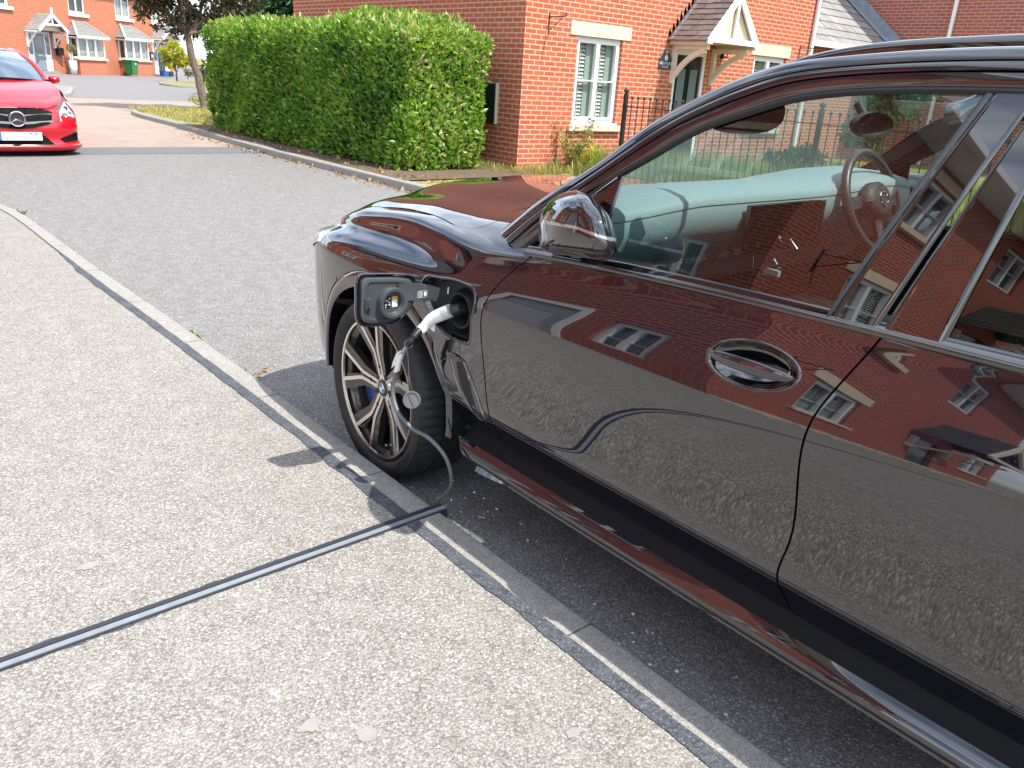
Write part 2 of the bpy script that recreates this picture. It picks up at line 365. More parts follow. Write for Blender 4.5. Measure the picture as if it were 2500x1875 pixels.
if True:
    t = np.gradient(kp, axis=0); t /= np.linalg.norm(t, axis=1)[:, None]; nrm = np.stack([t[:, 1], -t[:, 0]], -1)   # towards the road
    KH = .10
    b = MB(); rows = [[(*(kp[i]+nrm[i]*o), z) for i in range(len(kp))] for o, z in ((-.105, KH), (-.014, KH), (-.004, KH-.004), (0, KH-.016), (.004, -.02))]
    b.grid(np.array(rows), flip=False); kerb = struct(b.build('kerb', M_KERB, angle=50))
    # joints between kerb stones
    jb = MB()
    for yj in (-.6, .33, 1.245, 2.36, 3.28, 4.2, 5.11, 6.02, 6.94, 7.85):
        x = np.interp(yj, kp[:60, 1], kp[:60, 0]); jb.box((x-.104, yj-.0025, KH-.002), (x-.002, yj+.0025, KH+.0007))
    jb.build('kerb_joint', M_TAR, kerb)
    inner = kp-nrm*.105
    flat('pavement', [(float(x), float(y)) for x, y in inner]+[(-40, -25)], KH-.001, M_PAVE)
    # bitumen joint strip with ragged edges
    yy = np.linspace(-3, 6.75, 420); xk = np.interp(yy, inner[:62, 1], inner[:62, 0]); r = np.random.default_rng(3)
    wv = np.clip((6.75-yy)/.7, .15, 1)*np.clip((yy+4)/.5, 0, 1)
    ragged = lambda s: np.convolve(r.normal(0, s, 424), np.ones(5)/5, 'valid')
    b = MB(); b.grid(np.stack([np.stack([xk+.004+ragged(.003), yy, np.full(420, KH+.003)], -1), np.stack([xk-.045*wv+ragged(.006), yy, np.full(420, KH+.003)], -1)])); struct(b.build('bitumen_strip', M_TAR))
    b = MB(); y2 = np.linspace(6.7, 9.2, 60); x2 = np.interp(y2, inner[:62, 1], inner[:62, 0]); b.grid(np.stack([np.stack([x2+.003, y2, np.full(60, KH+.003)], -1), np.stack([x2-.006, y2, np.full(60, KH+.003)], -1)])); struct(b.build('pavement_joint', M_TAR))
    pts = [(2212, 0)]
# mortar patches and stains in the pavement
r = np.random.default_rng(5)
M_PATCH = simple('smooth mortar patch', (.27, .255, .24), .9, var=.08, scale=40)
for x, y, a, c in ((.64, 1.36, .030, .018), (.73, 1.26, .026, .024), (.40, 2.31, .034, .02), (1.12, .98, .02, .012), (.71, 1.33, .008, .008)):
    n = 18; th = np.arange(n)*2*np.pi/n; k = 1+r.normal(0, .14, n); b = MB()
    b.add([(x+a*k[i]*math.cos(th[i]), y+c*k[i]*math.sin(th[i]), KH+.0015) for i in range(n)], [tuple(range(n))]); struct(b.build('mortar_patch', M_PATCH))
# right-hand kerb, verge, block paving, side path
rk = path3(np.array([(6.15, -20, 0), (6.15, 2, 0), (6.12, 9, 0), (6.08, 12, 0), (6.1, 14, 0), (6.2, 16.5, 0), (6.38, 19, 0), (6.42, 22, 0), (6.6, 23.4, 0), (7.0, 24.2, 0), (7.9, 24.6, 0), (14, 26.5, 0)]), 90)[:, :2]
t = np.gradient(rk, axis=0); t /= np.linalg.norm(t, axis=1)[:, None]; nr = np.stack([-t[:, 1], t[:, 0]], -1)
b = MB(); b.grid(np.array([[(*(rk[i]+nr[i]*o), z) for i in range(len(rk))] for o, z in ((.004, -.02), (0, .085), (-.006, .098), (-.02, .105), (-.125, .105), (-.13, .05))])); struct(b.build('kerb', M_KERB, angle=50))
for i in range(0, 89, 2):
    pass
vi = rk-nr*.12
flat('verge', [(float(x), float(y)) for x, y in vi]+[(40, 26.5), (40, -20)], .09, M_GRASSB)
b = MB(); b.add([(6.2, 9.6, .108), (8.74, 9.6, .108), (8.74, 18.9, .108), (6.42, 18.9, .108), (6.24, 15, .108), (6.2, 12, .108)], [(0, 1, 2, 3, 4, 5)]); struct(b.build('soil', M_SOIL))
flat('block_paving', [(-8, 15.1), (6.5, 15.1), (6.9, 23), (30, 26), (30, 30.5), (-8, 30.5)], .004, M_PAVER)
flat('road_patch', [(-8, 14.15), (6.2, 14.1), (6.2, 15.1), (-8, 15.1)], .004, simple('new asphalt', (.13, .13, .14), .9, var=.15, scale=30))
flat('side_path', [(6.7, 24.7), (8.0, 25.6), (30, 31), (30, 33.2), (11, 28.6), (8.6, 27.2)], .008, simple('path asphalt', (.15, .155, .165), .9, var=.15, scale=20))
flat('verge', [(10.2, 28.6), (30, 33.6), (30, 36.5), (13, 31.6), (10.6, 30.2)], .03, M_GRASSB)
M_KERB2 = M_KERB
def kerb_line(pts, h=.1, wdt=.13):
    p = path3(np.c_[np.array(pts, float), np.zeros(len(pts))], 40)[:, :2]; t = np.gradient(p, axis=0); t /= np.linalg.norm(t, axis=1)[:, None]; n = np.stack([-t[:, 1], t[:, 0]], -1)
    b = MB(); b.grid(np.array([[(*(p[i]+n[i]*o), z) for i in range(40)] for o, z in ((0, -.02), (0, h-.015), (-.012, h), (-wdt, h), (-wdt, 0))])); struct(b.build('kerb', M_KERB, angle=50)); return p-n*wdt
# pavement on the far left behind the red car
q = kerb_line([(-10, 33), (4.5, 30.3), (6.3, 30.6), (7.4, 33), (8.2, 36.2), (8.3, 37.6), (7.6, 38.6), (3, 41)][::-1])
flat('pavement', [(float(x), float(y)) for x, y in q]+[(-10, 41)][:0]+[(-10, 33.5), (-10, 43)], .099, M_PAVE)
# planted island in front of the far terrace
q = kerb_line([(40, 62), (19, 52.5), (15.9, 49.6), (14.9, 47.3), (14.6, 45), (15.2, 43.4), (16.5, 43.2), (40, 55)][::-1])
flat('verge', [(float(x), float(y)) for x, y in q], .095, M_GRASSB)
# ================================================================ SUV at the kerb
# body surface: 25 rails from sill to bonnet centre, cubic across, smooth along y
XC, WB = 2.58, 1.01                       # centre line, half width
CAMP = np.array([0, 0, CAM_H]); KS = .955
def XF(P): return CAMP+KS*(np.asarray(P, float)-CAMP)
_orig_build = MB.build
class SB(MB):                             # mesh builder whose coordinates are scaled to the true car size
    def build(s, *a, **k):
        P = XF(np.array(s.v)); s.v = [tuple(q) for q in P]; k.setdefault('uv', False)
        return MB.build(s, *a, **k)
zD = np.array([.205,.232,.250,.301,.313,.335,.388,.425,.500,.600,.715,.808,.862,.900,.938,.978,1.013,1.033,1.050,1.080,1.105,1.125,1.150,1.170,1.185])
dD = np.array([.100,.034,.017,.040,.058,.080,.058,.036,.0235,.0160,.0040,.0015,.0085,.0185,.0310,.0455,.0595,.0675,.0755,.135,.24,.40,.52,.75,1.0])
zF = np.array([.200,.225,.250,.280,.300,.330,.390,.420,.500,.600,.700,.790,.846,.886,.914,.940,.974,1.006,1.025,1.044,1.060,1.074,1.100,1.125,1.135])
dF = np.array([.120,.070,.045,.030,.024,.018,.012,.009,.004,.001,.000,.003,.010,.022,.033,.044,.060,.083,.130,.205,.30,.42,.52,.75,1.0])
FLR = np.array([0]*12+[.008,.028,.055,.0625,.056,.052,.052,.040,.020,0,0,0,0])
zS, dS = zF.copy(), dF.copy(); zS[:8] = zD[:8]; dS[:8] = dD[:8]
def zbelt(y): return spl([-1.5, -.5, .44, .72, 1.19, 1.60, 1.86, 2.2, 3.0], [1.125, 1.108, 1.083, 1.076, 1.062, 1.040, 1.020, .995, .97], y)
def rails(y):
    y = np.asarray(y, float)[:, None]
    w1 = sstep(1.72, 2.55, y); w2 = sstep(2.75, 3.0, y)
    zb = zbelt(y[:, 0])[:, None]
    zd = np.where(np.arange(25) >= 11, .79+(zD-.79)*np.where(np.arange(25) <= 18, (zb-.79)/(1.05-.79), 1), zD)
    k1 = np.clip((np.arange(25)-18)/2.0, 0, 1); zd = np.where(np.arange(25) > 18, zD-(1-k1)*(1.05-zb)*.6, zd)
    zf = zS*(1-w2)+zF*w2; df = dS*(1-w2)+dF*w2
    z = zd*(1-w1)+zf*w1; d = dD*(1-w1)+(df+FLR*sstep(1.95, 2.75, y))*w1
    g = spl([1.0, 2.3, 2.65, 2.9, 3.05, 3.25, 3.4, 3.56], [0, 0, .004, .030, .052, .115, .19, .40], y[:, 0])[:, None]*(y > 2.3)
    z = z-g*np.clip((np.arange(25)-11)/6.0, 0, 1)
    d = d+.010*((y-.9)/2)**2*(np.arange(25) < 19)
    return z, d
def plan(y):
    t = np.clip((np.asarray(y, float)-2.62)/.93, 0, .9999)
    P = .93*(1-(1-t**4.2)**(1/4.2))
    return 1-P
def nspline(S, V):
    """batched natural spline: S (n,K) knots, V (n,K,c) -> second derivatives"""
    n, K = S.shape; h = np.diff(S, axis=1); c = V.shape[2]; M = np.zeros_like(V)
    cp = np.zeros((n, K)); dp = np.zeros((n, K, c))
    for i in range(1, K-1):
        a, b, q = h[:, i-1], 2*(h[:, i-1]+h[:, i]), h[:, i]
        r = 6*((V[:, i+1]-V[:, i])/h[:, i, None]-(V[:, i]-V[:, i-1])/h[:, i-1, None])
        den = b-a*cp[:, i-1]; cp[:, i] = q/den; dp[:, i] = (r-a[:, None]*dp[:, i-1])/den[:, None]
    for i in range(K-2, 0, -1): M[:, i] = dp[:, i]-cp[:, i, None]*M[:, i+1]
    return M
def E(y, t):
    """point on the near-side body surface"""
    y, t = np.broadcast_arrays(np.asarray(y, float), np.asarray(t, float)); sh = y.shape; yf, tf = y.ravel(), t.ravel()
    z, d = rails(yf); V = np.stack([d, z], -1); out = np.zeros((len(yf), 2))
    for lo, hi in ((0, 3), (3, 5), (5, 24)):
        m = (tf > lo if lo else tf >= 0) & (tf <= hi)
        if not m.any(): continue
        v = V[m][:, lo:hi+1]; S = np.concatenate([np.zeros((v.shape[0], 1)), np.cumsum(np.linalg.norm(np.diff(v, axis=1), axis=2), axis=1)], 1)
        Mm = nspline(S, v); tt = np.clip(tf[m]-lo, 0, hi-lo-1e-9); k = tt.astype(int); fr = tt-k; ix = np.arange(len(k))
        h = S[ix, k+1]-S[ix, k]; a = (1-fr)[:, None]; b = fr[:, None]; hh = h[:, None]
        out[m] = a*v[ix, k]+b*v[ix, k+1]+hh**2/6*((a**3-a)*Mm[ix, k]+(b**3-b)*Mm[ix, k+1])
    wv = plan(yf); X = XC-(WB-out[:, 0]*WB)*wv
    return np.stack([X, yf, out[:, 1]], -1).reshape(sh+(3,))
_tt = np.linspace(5.001, 18.4, 420)
def T_of(y, z):
    y = np.atleast_1d(np.asarray(y, float)); z = np.atleast_1d(np.asarray(z, float)); r = np.zeros(len(y))
    for i in range(len(y)): r[i] = np.interp(z[i], E(np.full(420, y[i]), _tt)[:, 2], _tt)
    return r
def Enorm(y, t):
    e = 1e-3; a = E(np.asarray(y)+e, t)-E(np.asarray(y)-e, t); b = E(y, np.asarray(t)+.01)-E(y, np.asarray(t)-.01)
    n = np.cross(b, a); n /= np.linalg.norm(n, axis=-1, keepdims=True)+1e-12; return np.where(n[..., :1] > 0, -n, n) if False else n
def Mir(P): P = np.array(P, float); P[..., 0] = 2*XC-P[..., 0]; return P
def sheet(P, name, mat, parent, rim=.012, mirror=False, hole=None, smooth=True):
    """skin panel from a point grid (u towards the rear, v upwards) with its edges turned inwards"""
    P = np.asarray(P, float); du = np.gradient(P, axis=0); dv = np.gradient(P, axis=1)
    n = np.cross(du, dv); n /= np.linalg.norm(n, axis=-1, keepdims=True)+1e-12; n = np.where((n@np.array([-1., .6, .8]))[..., None] < 0, -n, n)
    res = []
    for mir in ((False, True) if mirror else (False,)):
        b = SB(); Q = Mir(P) if mir else P; nn = n*np.array([-1, 1, 1]) if mir else n
        nu, nv = P.shape[:2]; fs = []
        for i in range(nu-1):
            for j in range(nv-1):
                if hole is not None and not mir and hole(P[i:i+2, j:j+2].reshape(-1, 3).mean(0)): continue
                q = (i*nv+j, (i+1)*nv+j, (i+1)*nv+j+1, i*nv+j+1); fs.append(q[::-1] if mir else q)
        b.add(Q.reshape(-1, 3), fs)
        if rim:
            ring = [(i, 0) for i in range(nu)]+[(nu-1, j) for j in range(1, nv)]+[(i, nv-1) for i in range(nu-2, -1, -1)]+[(0, j) for j in range(nv-2, 0, -1)]
            r0 = np.array([Q[i, j] for i, j in ring]); rn = np.array([nn[i, j] for i, j in ring]); r1 = r0-rn*rim
            k = len(ring); vs = np.concatenate([r0, r1]); q = [(i, k+i, k+(i+1) % k, (i+1) % k) for i in range(k)]
            b.add(vs, [x[::-1] for x in q] if mir else q)
        o = b.build(name, mat, parent, smooth=False, angle=38); res.append(o)
    return res
# ---- greenhouse surface (side glass)
def Gx(y, z):
    y, z = np.asarray(y, float), np.asarray(z, float); dz = z-1.10
    return 1.66+.18*dz+.28*dz*dz+.035*np.maximum(0, y-1.0)**2
def G3(y, z, off=0.0): return np.stack([Gx(y, z)+off, np.asarray(y, float)+0*np.asarray(z), np.asarray(z, float)+0*np.asarray(y)], -1)

suv = thing('suv', 'black sport utility car parked at the kerb, charging flap open on its front wing', 'car', tuple(XF((2.58, 1.0, -.072))*np.array([1, 1, 0])))
GAP = .0028
cutF = lambda z: spl([.18, .30, .386, .531, .707, .834, .94, 1.0, 1.038, 1.1], [1.935, 1.93, 1.931, 1.95, 1.97, 1.968, 1.905, 1.845, 1.805, 1.74], z)
cutB = lambda z: spl([.18, .336, .40, .46, .55, .645, .76, .863, .948, 1.057, 1.12], [.775, .785, .807, .811, .795, .792, .801, .797, .768, .722, .70], z)
def rowcut(t, cut, y0):
    y = np.full(len(t), y0)
    for _ in range(6): y = cut(E(y, t)[:, 2])
    return y
tv = np.r_[np.linspace(5.03, 8, 26), np.linspace(8, 17.95, 92)[1:]]
ya = rowcut(tv, cutF, 1.93)-GAP; yb = rowcut(tv, cutB, .8)+GAP
U = np.linspace(0, 1, 110)[:, None]
Yd = ya*(1-U)+yb*U
HC, HA, HB, HT = (.98, .934), .124, .054, .075            # door handle cup
def in_cup(p): dy, dz = p[1]-HC[0], p[2]-HC[1]; u = dy-HT*dz; v = dz+HT*dy; return (u/HA)**2+(v/HB)**2 < .93
sheet(E(Yd, np.broadcast_to(tv, Yd.shape)), 'front_door', M_PAINT, suv, mirror=True, hole=in_cup)
door = bpy.data.objects['front_door']
# rear door down to the wheel arch
RY = -.36                                                 # rear axle (unscaled)
yc2 = rowcut(tv, cutB, .8)-GAP
zv = E(np.full(len(tv), .2), tv)[:, 2]
yr = np.where(zv < .78, RY+.53*np.sqrt(np.clip(1-((zv-.33)/.47)**2, 0.0, 1)), -.30); yr = np.maximum(yr, -.30)
Yd2 = yc2*(1-U)+yr*U
sheet(E(Yd2, np.broadcast_to(tv, Yd2.shape)), 'rear_door', M_PAINT, suv, mirror=True)
Yq = yr*(1-U)+(-1.42)*U
zq = np.broadcast_to(tv, Yq.shape); Pq = E(Yq, zq)
sheet(Pq, 'rear_wing', M_PAINT, suv, mirror=True, hole=lambda p: (p[1]-RY)**2/.5**2+(p[2]-.33)**2/.45**2 < 1)
# ---- handle: dished cup, flange, bar
def ell(k, n=48):
    th = np.linspace(0, 2*np.pi, n, endpoint=False); u, v = k*HA*np.cos(th), k*HB*np.sin(th)
    return HC[0]+u+HT*v, HC[1]+v-HT*u
b = SB(); rows = []
for k, off in ((1.035, -.0005), (1.0, .0028), (.955, .002), (.90, -.004), (.8, -.017), (.62, -.029), (.35, -.036), (.05, -.038)):
    yy, zz = ell(k); t = T_of(yy, zz); P = E(yy, t); P[:, 0] -= off; rows.append(P)
b.grid(np.array(rows), cv=True, flip=True); b.build('handle_cup', M_BLACKG, door, smooth=True)
b = SB(); rows = []
for s in np.linspace(0, 1, 40):
    y = 1.094-(1.094-.866)*s; z = .9335+.004*s; t = T_of([y], [z]); P = E(np.array([y]), t)[0]
    k = math.sqrt(max(0, 1-(2*s-1)**2)); k = max(k, .06)**.75; out = .004+.015*k; hz = .0165*k+.001; th = np.linspace(0, 2*np.pi, 20, endpoint=False)
    rows.append(np.stack([P[0]-out+.010*(1-np.cos(th))*0-.009*k*np.cos(th), np.full(20, y), z+hz*np.sin(th)*(1+.12*np.cos(th))], -1))
b.grid(np.array(rows), cv=True); b.build('handle', M_PAINT, door, smooth=True)
# ---- wings: loft from the arch edge out to the door cut, bonnet line and lamp
AC, ARY, ARZ, AN = (2.64, .335), .487, .452, 2.2
def arch(th, k=1.0, kz=None):
    c, s = np.cos(th), np.sin(th); e = 2/AN
    return AC[0]+ARY*k*np.sign(c)*np.abs(c)**e, AC[1]+ARZ*(kz or k)*np.sign(s)*np.abs(s)**e
def ytT(y, z): return np.stack([y, T_of(y, z)], -1)
thA = [R_(185), R_(150), R_(105), R_(75), R_(50)]
def arcseg(i, n):
    y, z = arch(np.linspace(thA[i], thA[i+1], n)); return ytT(y, np.maximum(z, .336))
zz0 = np.linspace(.336, .80, 40); s0 = ytT(cutF(zz0)+GAP, zz0)
zz1 = np.linspace(.80, 1.012, 40); y1 = cutF(zz1)+GAP; s1 = ytT(y1, zz1); s1[:, 1] = np.minimum(s1[:, 1], 18.0); s1[-1, 1] = 17.96
s2 = np.stack([np.linspace(s1[-1, 0], 2.72, 60), np.full(60, 17.96)], -1)
s3 = np.stack([np.linspace(2.72, 3.20, 40), np.full(40, 17.96)], -1)
lampc = np.array([(3.20, 17.96), *ytT(np.array([3.165, 3.155, 3.10, 3.0, 2.958]), np.array([.885, .85, .805, .785, .757]))])
outer = [resample(s0, 40), resample(s1, 40), resample(s2, 60), np.concatenate([resample(s3, 24), resample(lampc, 17)[1:]])]
inner = [arcseg(0, 40), arcseg(1, 40), arcseg(2, 60), arcseg(3, 40)]
A = np.concatenate([inner[0]]+[q[1:] for q in inner[1:]]); B = np.concatenate([outer[0]]+[q[1:] for q in outer[1:]])
V = np.linspace(0, 1, 46)[None, :, None]; V = V
G2 = A[:, None]*(1-V)+B[:, None]*V
PORT = np.array([(2.33,.828),(2.315,.848),(2.27,.858),(2.18,.870),(2.09,.874),(2.05,.868),(2.03,.853),(2.022,.82),(2.03,.76),(2.033,.705),(2.04,.688),(2.065,.677),(2.10,.674),(2.165,.676),(2.20,.686),(2.24,.71),(2.29,.746),(2.32,.785)])
PC = PORT.mean(0)
def inpoly(y, z, poly):
    c = False; n = len(poly)
    for i in range(n):
        (x1, y1), (x2, y2) = poly[i], poly[i-1]
        if (y1 > z) != (y2 > z) and y < (x2-x1)*(z-y1)/(y2-y1+1e-12)+x1: c = not c
    return c
PORTH = PC+(PORT-PC)*1.0
Gr = G2[::-1]                                             # front to rear
wing = sheet(E(Gr[..., 0], Gr[..., 1])[:, ::1], 'front_wing', M_PAINT, suv, mirror=True, hole=lambda p: inpoly(p[1], p[2], PORTH))
wing = bpy.data.objects['front_wing']
# ---- arch trim
for kx in (0, 1):
    th = np.linspace(R_(-8), R_(186), 90); rows = []
    for k, kz, off in ((.997, .997, -.002), (.985, .985, .004), (.96, .945, .007), (.935, .885, .006), (.922, .858, .001), (.915, .85, -.012), (.93, .86, -.10)):
        y, z = arch(th, k, kz); P = E(y, T_of(y, np.clip(z, .44, None))); P[:, 2] = z; P[:, 0] -= off; rows.append(P)
    P = np.array(rows); b = SB(); b.grid(Mir(P) if kx else P, flip=bool(kx)); b.build('arch_trim', M_PAINT, suv, angle=40)
b = SB(); th = np.linspace(R_(-10), R_(190), 40); y, z = arch(th, .93, .87)
b.grid(np.stack([np.stack([np.full(40, x), y, z], -1) for x in (1.62, 2.05)])); y2, z2 = arch(th, .02, .02)
b.grid(np.stack([np.stack([np.full(40, 2.05), y*(1-q)+AC[0]*q, z*(1-q)+.2*q], -1) for q in (0, 1)])); b.build('wheel_well', M_INT, suv)
# ---- front bumper and lamp
th = np.linspace(R_(-12), thA[-1], 40); ya_, za_ = arch(th); za_ = np.maximum(za_, .25)
tb = np.array([np.interp(z, E(np.full(300, y), np.linspace(1, 18, 300))[:, 2], np.linspace(1, 18, 300)) for y, z in zip(ya_, za_)])
c1 = np.concatenate([np.stack([ya_+.003, tb], -1), resample(lampc[::-1], 26)[1:]]); c1[:, 0] += .003
uu = np.sin(np.linspace(0, np.pi/2, 60))[:, None]
Yb = 3.549*uu[::-1]+c1[:, 0]*(1-uu[::-1]); Tb = np.broadcast_to(c1[:, 1], Yb.shape)
sheet(E(Yb, Tb), 'front_bumper', M_PAINT, suv, mirror=True)
bumper = bpy.data.objects['front_bumper']
lt = np.linspace(0, 1, 24)
for mir in (0, 1):
    b = SB(); rows = []
    for q in np.linspace(0, 1, 30):
        yl = 3.17+.34*q; tz = np.linspace(.905-.05*q-.10*q*q, .815-.085*q-.05*q*q, 14); y0 = np.full(14, yl)-.012*np.sin(np.linspace(0, np.pi, 14))*(1-q)
        P = E(y0, T_of(y0, tz)); P[:, 0] -= .004*math.sin(math.pi*min(1, q*4)/2)+.001; rows.append(P)
    P = np.array(rows); b.grid(Mir(P) if mir else P, flip=not mir); b.build('headlight', simple('headlight lens', (.60, .60, .62), .12, .1, coat=1), bumper, smooth=True)
# ---- sill skirt
ys = np.linspace(0, 1, 90)[:, None]; tsk = np.linspace(.3, 2.995, 40)
y0 = 1.88+.24*np.clip((tsk-.3)/2.7, 0, 1)**.7; Ysk = y0*(1-ys)+.16*ys
sheet(E(Ysk, np.broadcast_to(tsk, Ysk.shape)), 'sill_skirt', M_PAINT, suv, mirror=True, rim=.02)
tsk = np.linspace(3.01, 5.0, 14); y0 = np.full(14, 2.10); Ysk = y0*(1-ys)+.16*ys
sheet(E(Ysk, np.broadcast_to(tsk, Ysk.shape)), 'sill_trim', M_SILLP, suv, mirror=True, rim=0)
# ---- inner shell: dark structure behind the shut lines, floor
b = SB(); yl = np.linspace(-1.40, 3.45, 120); tl = np.linspace(4.0, 17.6, 50); Yg, Tg = np.meshgrid(yl, tl, indexing='ij')
P = E(Yg, Tg); P[..., 0] += .022; 
msk = lambda p: ((p[1]-AC[0])/.50)**2+((p[2]-.335)/.47)**2 < 1 or ((p[1]-RY)/.52)**2+((p[2]-.335)/.47)**2 < 1 or inpoly(p[1], p[2], PORT) or in_cup(p)
for mir in (0, 1):
    Q = Mir(P) if mir else P; fs = []
    for i in range(119):
        for j in range(49):
            if msk(P[i:i+2, j:j+2].reshape(-1, 3).mean(0)): continue
            q = (i*50+j, (i+1)*50+j, (i+1)*50+j+1, i*50+j+1); fs.append(q[::-1] if mir else q)
    b.add(Q.reshape(-1, 3), fs)
b.box((1.70, -1.3, .22), (3.46, 2.10, .26)); b.box((2.02, 2.0, .26), (3.14, 3.2, .60)); b.box((1.75, 2.02, .4), (3.4, 2.10, .93))
b.box((1.66, -1.40, .3), (3.5, -1.36, 1.1))
b.build('inner_shell', M_INT, suv, smooth=False)
# ---- bonnet (both halves one panel)
tb_ = np.r_[np.linspace(18.06, 22, 70), np.linspace(22, 24, 24)[1:]]
yR = np.interp(tb_, [18, 18.25, 18.6, 19.2, 20, 21, 22, 24], [2.36, 2.25, 2.20, 2.155, 2.105, 2.07, 2.05, 2.04])
yFn = np.interp(tb_, [18, 18.5, 20, 24], [3.27, 3.36, 3.45, 3.52])
uu = np.linspace(0, 1, 120)[:, None]; Yh = yFn*(1-uu)+yR*uu; P = E(Yh, np.broadcast_to(tb_, Yh.shape))
P = np.concatenate([P, Mir(P[:, ::-1])[:, 1:]], 1)
sheet(P, 'bonnet', M_PAINT, suv)
tc_ = np.linspace(17.98, 20.4, 40); yRc = np.interp(tc_, [18, 18.25, 18.6, 19.2, 20, 21], [2.36, 2.25, 2.20, 2.155, 2.105, 2.07])-.004
yE = np.interp(tc_, [17.9, 18.5, 19.5, 20.4], [1.78, 1.86, 1.95, 2.02]); uu = np.linspace(0, 1, 40)[:, None]
Yc = yRc*(1-uu)+yE*uu; sheet(E(Yc, np.broadcast_to(tc_, Yc.shape)), 'scuttle_corner', M_PAINT, suv, mirror=True)
b = SB(); tt_ = np.linspace(19.9, 24, 24); P = np.array([E(np.full(24, y), tt_)-np.array([0, 0, .012]) for y in (2.10, 2.0, 1.86)])
P = np.concatenate([P, Mir(P[:, ::-1])[:, 1:]], 1); b.grid(P); b.build('scuttle_tray', M_BLACKP, suv)

# ---- charging port on the near wing
b = SB(); rows = []
for k, off in ((1.065, -.001), (1.05, .0015), (1.02, .0035), (.985, .002), (.955, -.008), (.90, -.018)):
    q = PC+(PORT-PC)*k; q = path3(np.r_[q, q[:1]], 73)[:-1]; P = E(q[:, 0], T_of(q[:, 0], q[:, 1])); P[:, 0] -= off; rows.append(P)
b.grid(np.array(rows), cv=True, flip=True); b.build('charge_port_rim', M_PAINT, wing, smooth=True)
b = SB(); rows = []
q0 = PC+(PORT-PC)*.9; q0 = path3(np.r_[q0, q0[:1]], 73)[:-1]; sock = np.array([2.137, .769])
ph = np.linspace(0, 2*np.pi, 73)[:-1]
ang0 = np.arctan2(q0[:, 1]-sock[1], q0[:, 0]-sock[0]); circ = lambda r: np.stack([sock[0]+r*np.cos(ang0), sock[1]+r*np.sin(ang0)], -1)
P0 = E(q0[:, 0], T_of(q0[:, 0], q0[:, 1])); xs = P0[:, 0]
def lay(q, x): return np.stack([np.broadcast_to(x, (72,)), q[:, 0], q[:, 1]], -1)
rows = [lay(q0, xs+.016), lay(sock+(q0-sock)*.97, xs+.036), lay(circ(.074), 1.632), lay(circ(.067), 1.615), lay(circ(.063), 1.606), lay(circ(.056), 1.606), lay(circ(.052), 1.612), lay(circ(.045), 1.66), lay(circ(.001), 1.665)]
b.grid(np.array(rows), cv=True, flip=True); port = b.build('charge_port', M_BLACKP, wing, angle=35)
b = SB(); b.prism([(2.205, .812), (2.209, .812), (2.207, .836), (2.203, .836)], 'x', 1.604, 1.607); b.build('port_marker', M_WHITEP, port)
# ---- open charging flap standing out from the wing, hinged at the front edge
FY = 2.33
FP = np.array([(1.339,.884),(1.44,.875),(1.525,.861),(1.545,.852),(1.554,.834),(1.551,.78),(1.545,.755),(1.505,.712),(1.468,.692),(1.445,.688),(1.39,.690),(1.340,.698),(1.322,.708),(1.314,.726),(1.313,.80),(1.315,.86),(1.322,.877)])
FC = FP.mean(0); Fs = path3(np.r_[FP, FP[:1]], 65)[:-1]
def fl(k, y): q = FC+(Fs-FC)*k; return np.stack([q[:, 0], np.full(64, y), q[:, 1]], -1)
b = SB(); b.grid(np.array([fl(.02, FY+.018), fl(.8, FY+.020), fl(.97, FY+.014), fl(1.0, FY+.006), fl(1.0, FY+.001), fl(.975, FY-.003), fl(.90, FY-.002), fl(.86, FY+.004), fl(.02, FY+.004)]), cv=True)
flap = b.build('charge_flap', M_PAINT, wing, angle=40)
b = SB()
b.grid(np.array([fl(.865, FY+.003), fl(.85, FY-.010), fl(.80, FY-.013), fl(.70, FY-.013), fl(.66, FY-.009), fl(.02, FY-.009)]), cv=True)
cc = (1.444, .775)
b.lathe([(.052, .0), (.052, .030), (.050, .034), (.044, .034), (.040, .030), (.0385, .008), (.001, .008)], 40, (0, 0, 0), 'z') if False else None
def ycyl(prof, n=40):
    th = np.linspace(0, 2*np.pi, n, endpoint=False); b.grid(np.array([[(cc[0]+r*math.cos(a), FY-h, cc[1]+r*math.sin(a)) for a in th] for r, h in prof]), cv=True)
ycyl([(.056, .005), (.055, .030), (.053, .035), (.043, .035), (.040, .031), (.037, .012), (.001, .011)])
# hinge arm curling back into the port
pa = path3([(1.470, FY-.016, .800), (1.53, FY-.018, .797), (1.585, FY-.03, .788), (1.625, FY-.055, .778)], 14)
for i in range(13):
    a, c = pa[i], pa[i+1]; b.add([(*a[:2], a[2]+.036), (*a[:2], a[2]-.026), (*c[:2], c[2]-.026), (*c[:2], c[2]+.036), (a[0], a[1]+.012, a[2]+.036), (a[0], a[1]+.012, a[2]-.026), (c[0], c[1]+.012, c[2]-.026), (c[0], c[1]+.012, c[2]+.036)],
        [(0, 1, 2, 3), (7, 6, 5, 4), (0, 3, 7, 4), (1, 5, 6, 2)])
b.box((1.338, FY-.024, .765), (1.365, FY-.006, .80)); b.box((1.345, FY-.03, .772), (1.353, FY-.022, .795))
fin = b.build('flap_lining', M_DPLAST, wing, angle=35)
def decal(items, name, parent, y):
    for mat, polys in items:
        b = SB()
        for p in polys: b.add([(x, y, z) for x, z in p], [tuple(range(len(p)))])
        b.build(name, mat, parent)
def rc(x0, z0, x1, z1): return [(x0, z0), (x1, z0), (x1, z1), (x0, z1)]
M_STW = simple('sticker white', (.8, .8, .8), .4); M_STO = simple('sticker orange', (.85, .38, .03), .4); M_STK = simple('sticker black', (.01, .01, .01), .4); M_STG = simple('sticker green', (.12, .5, .42), .4)
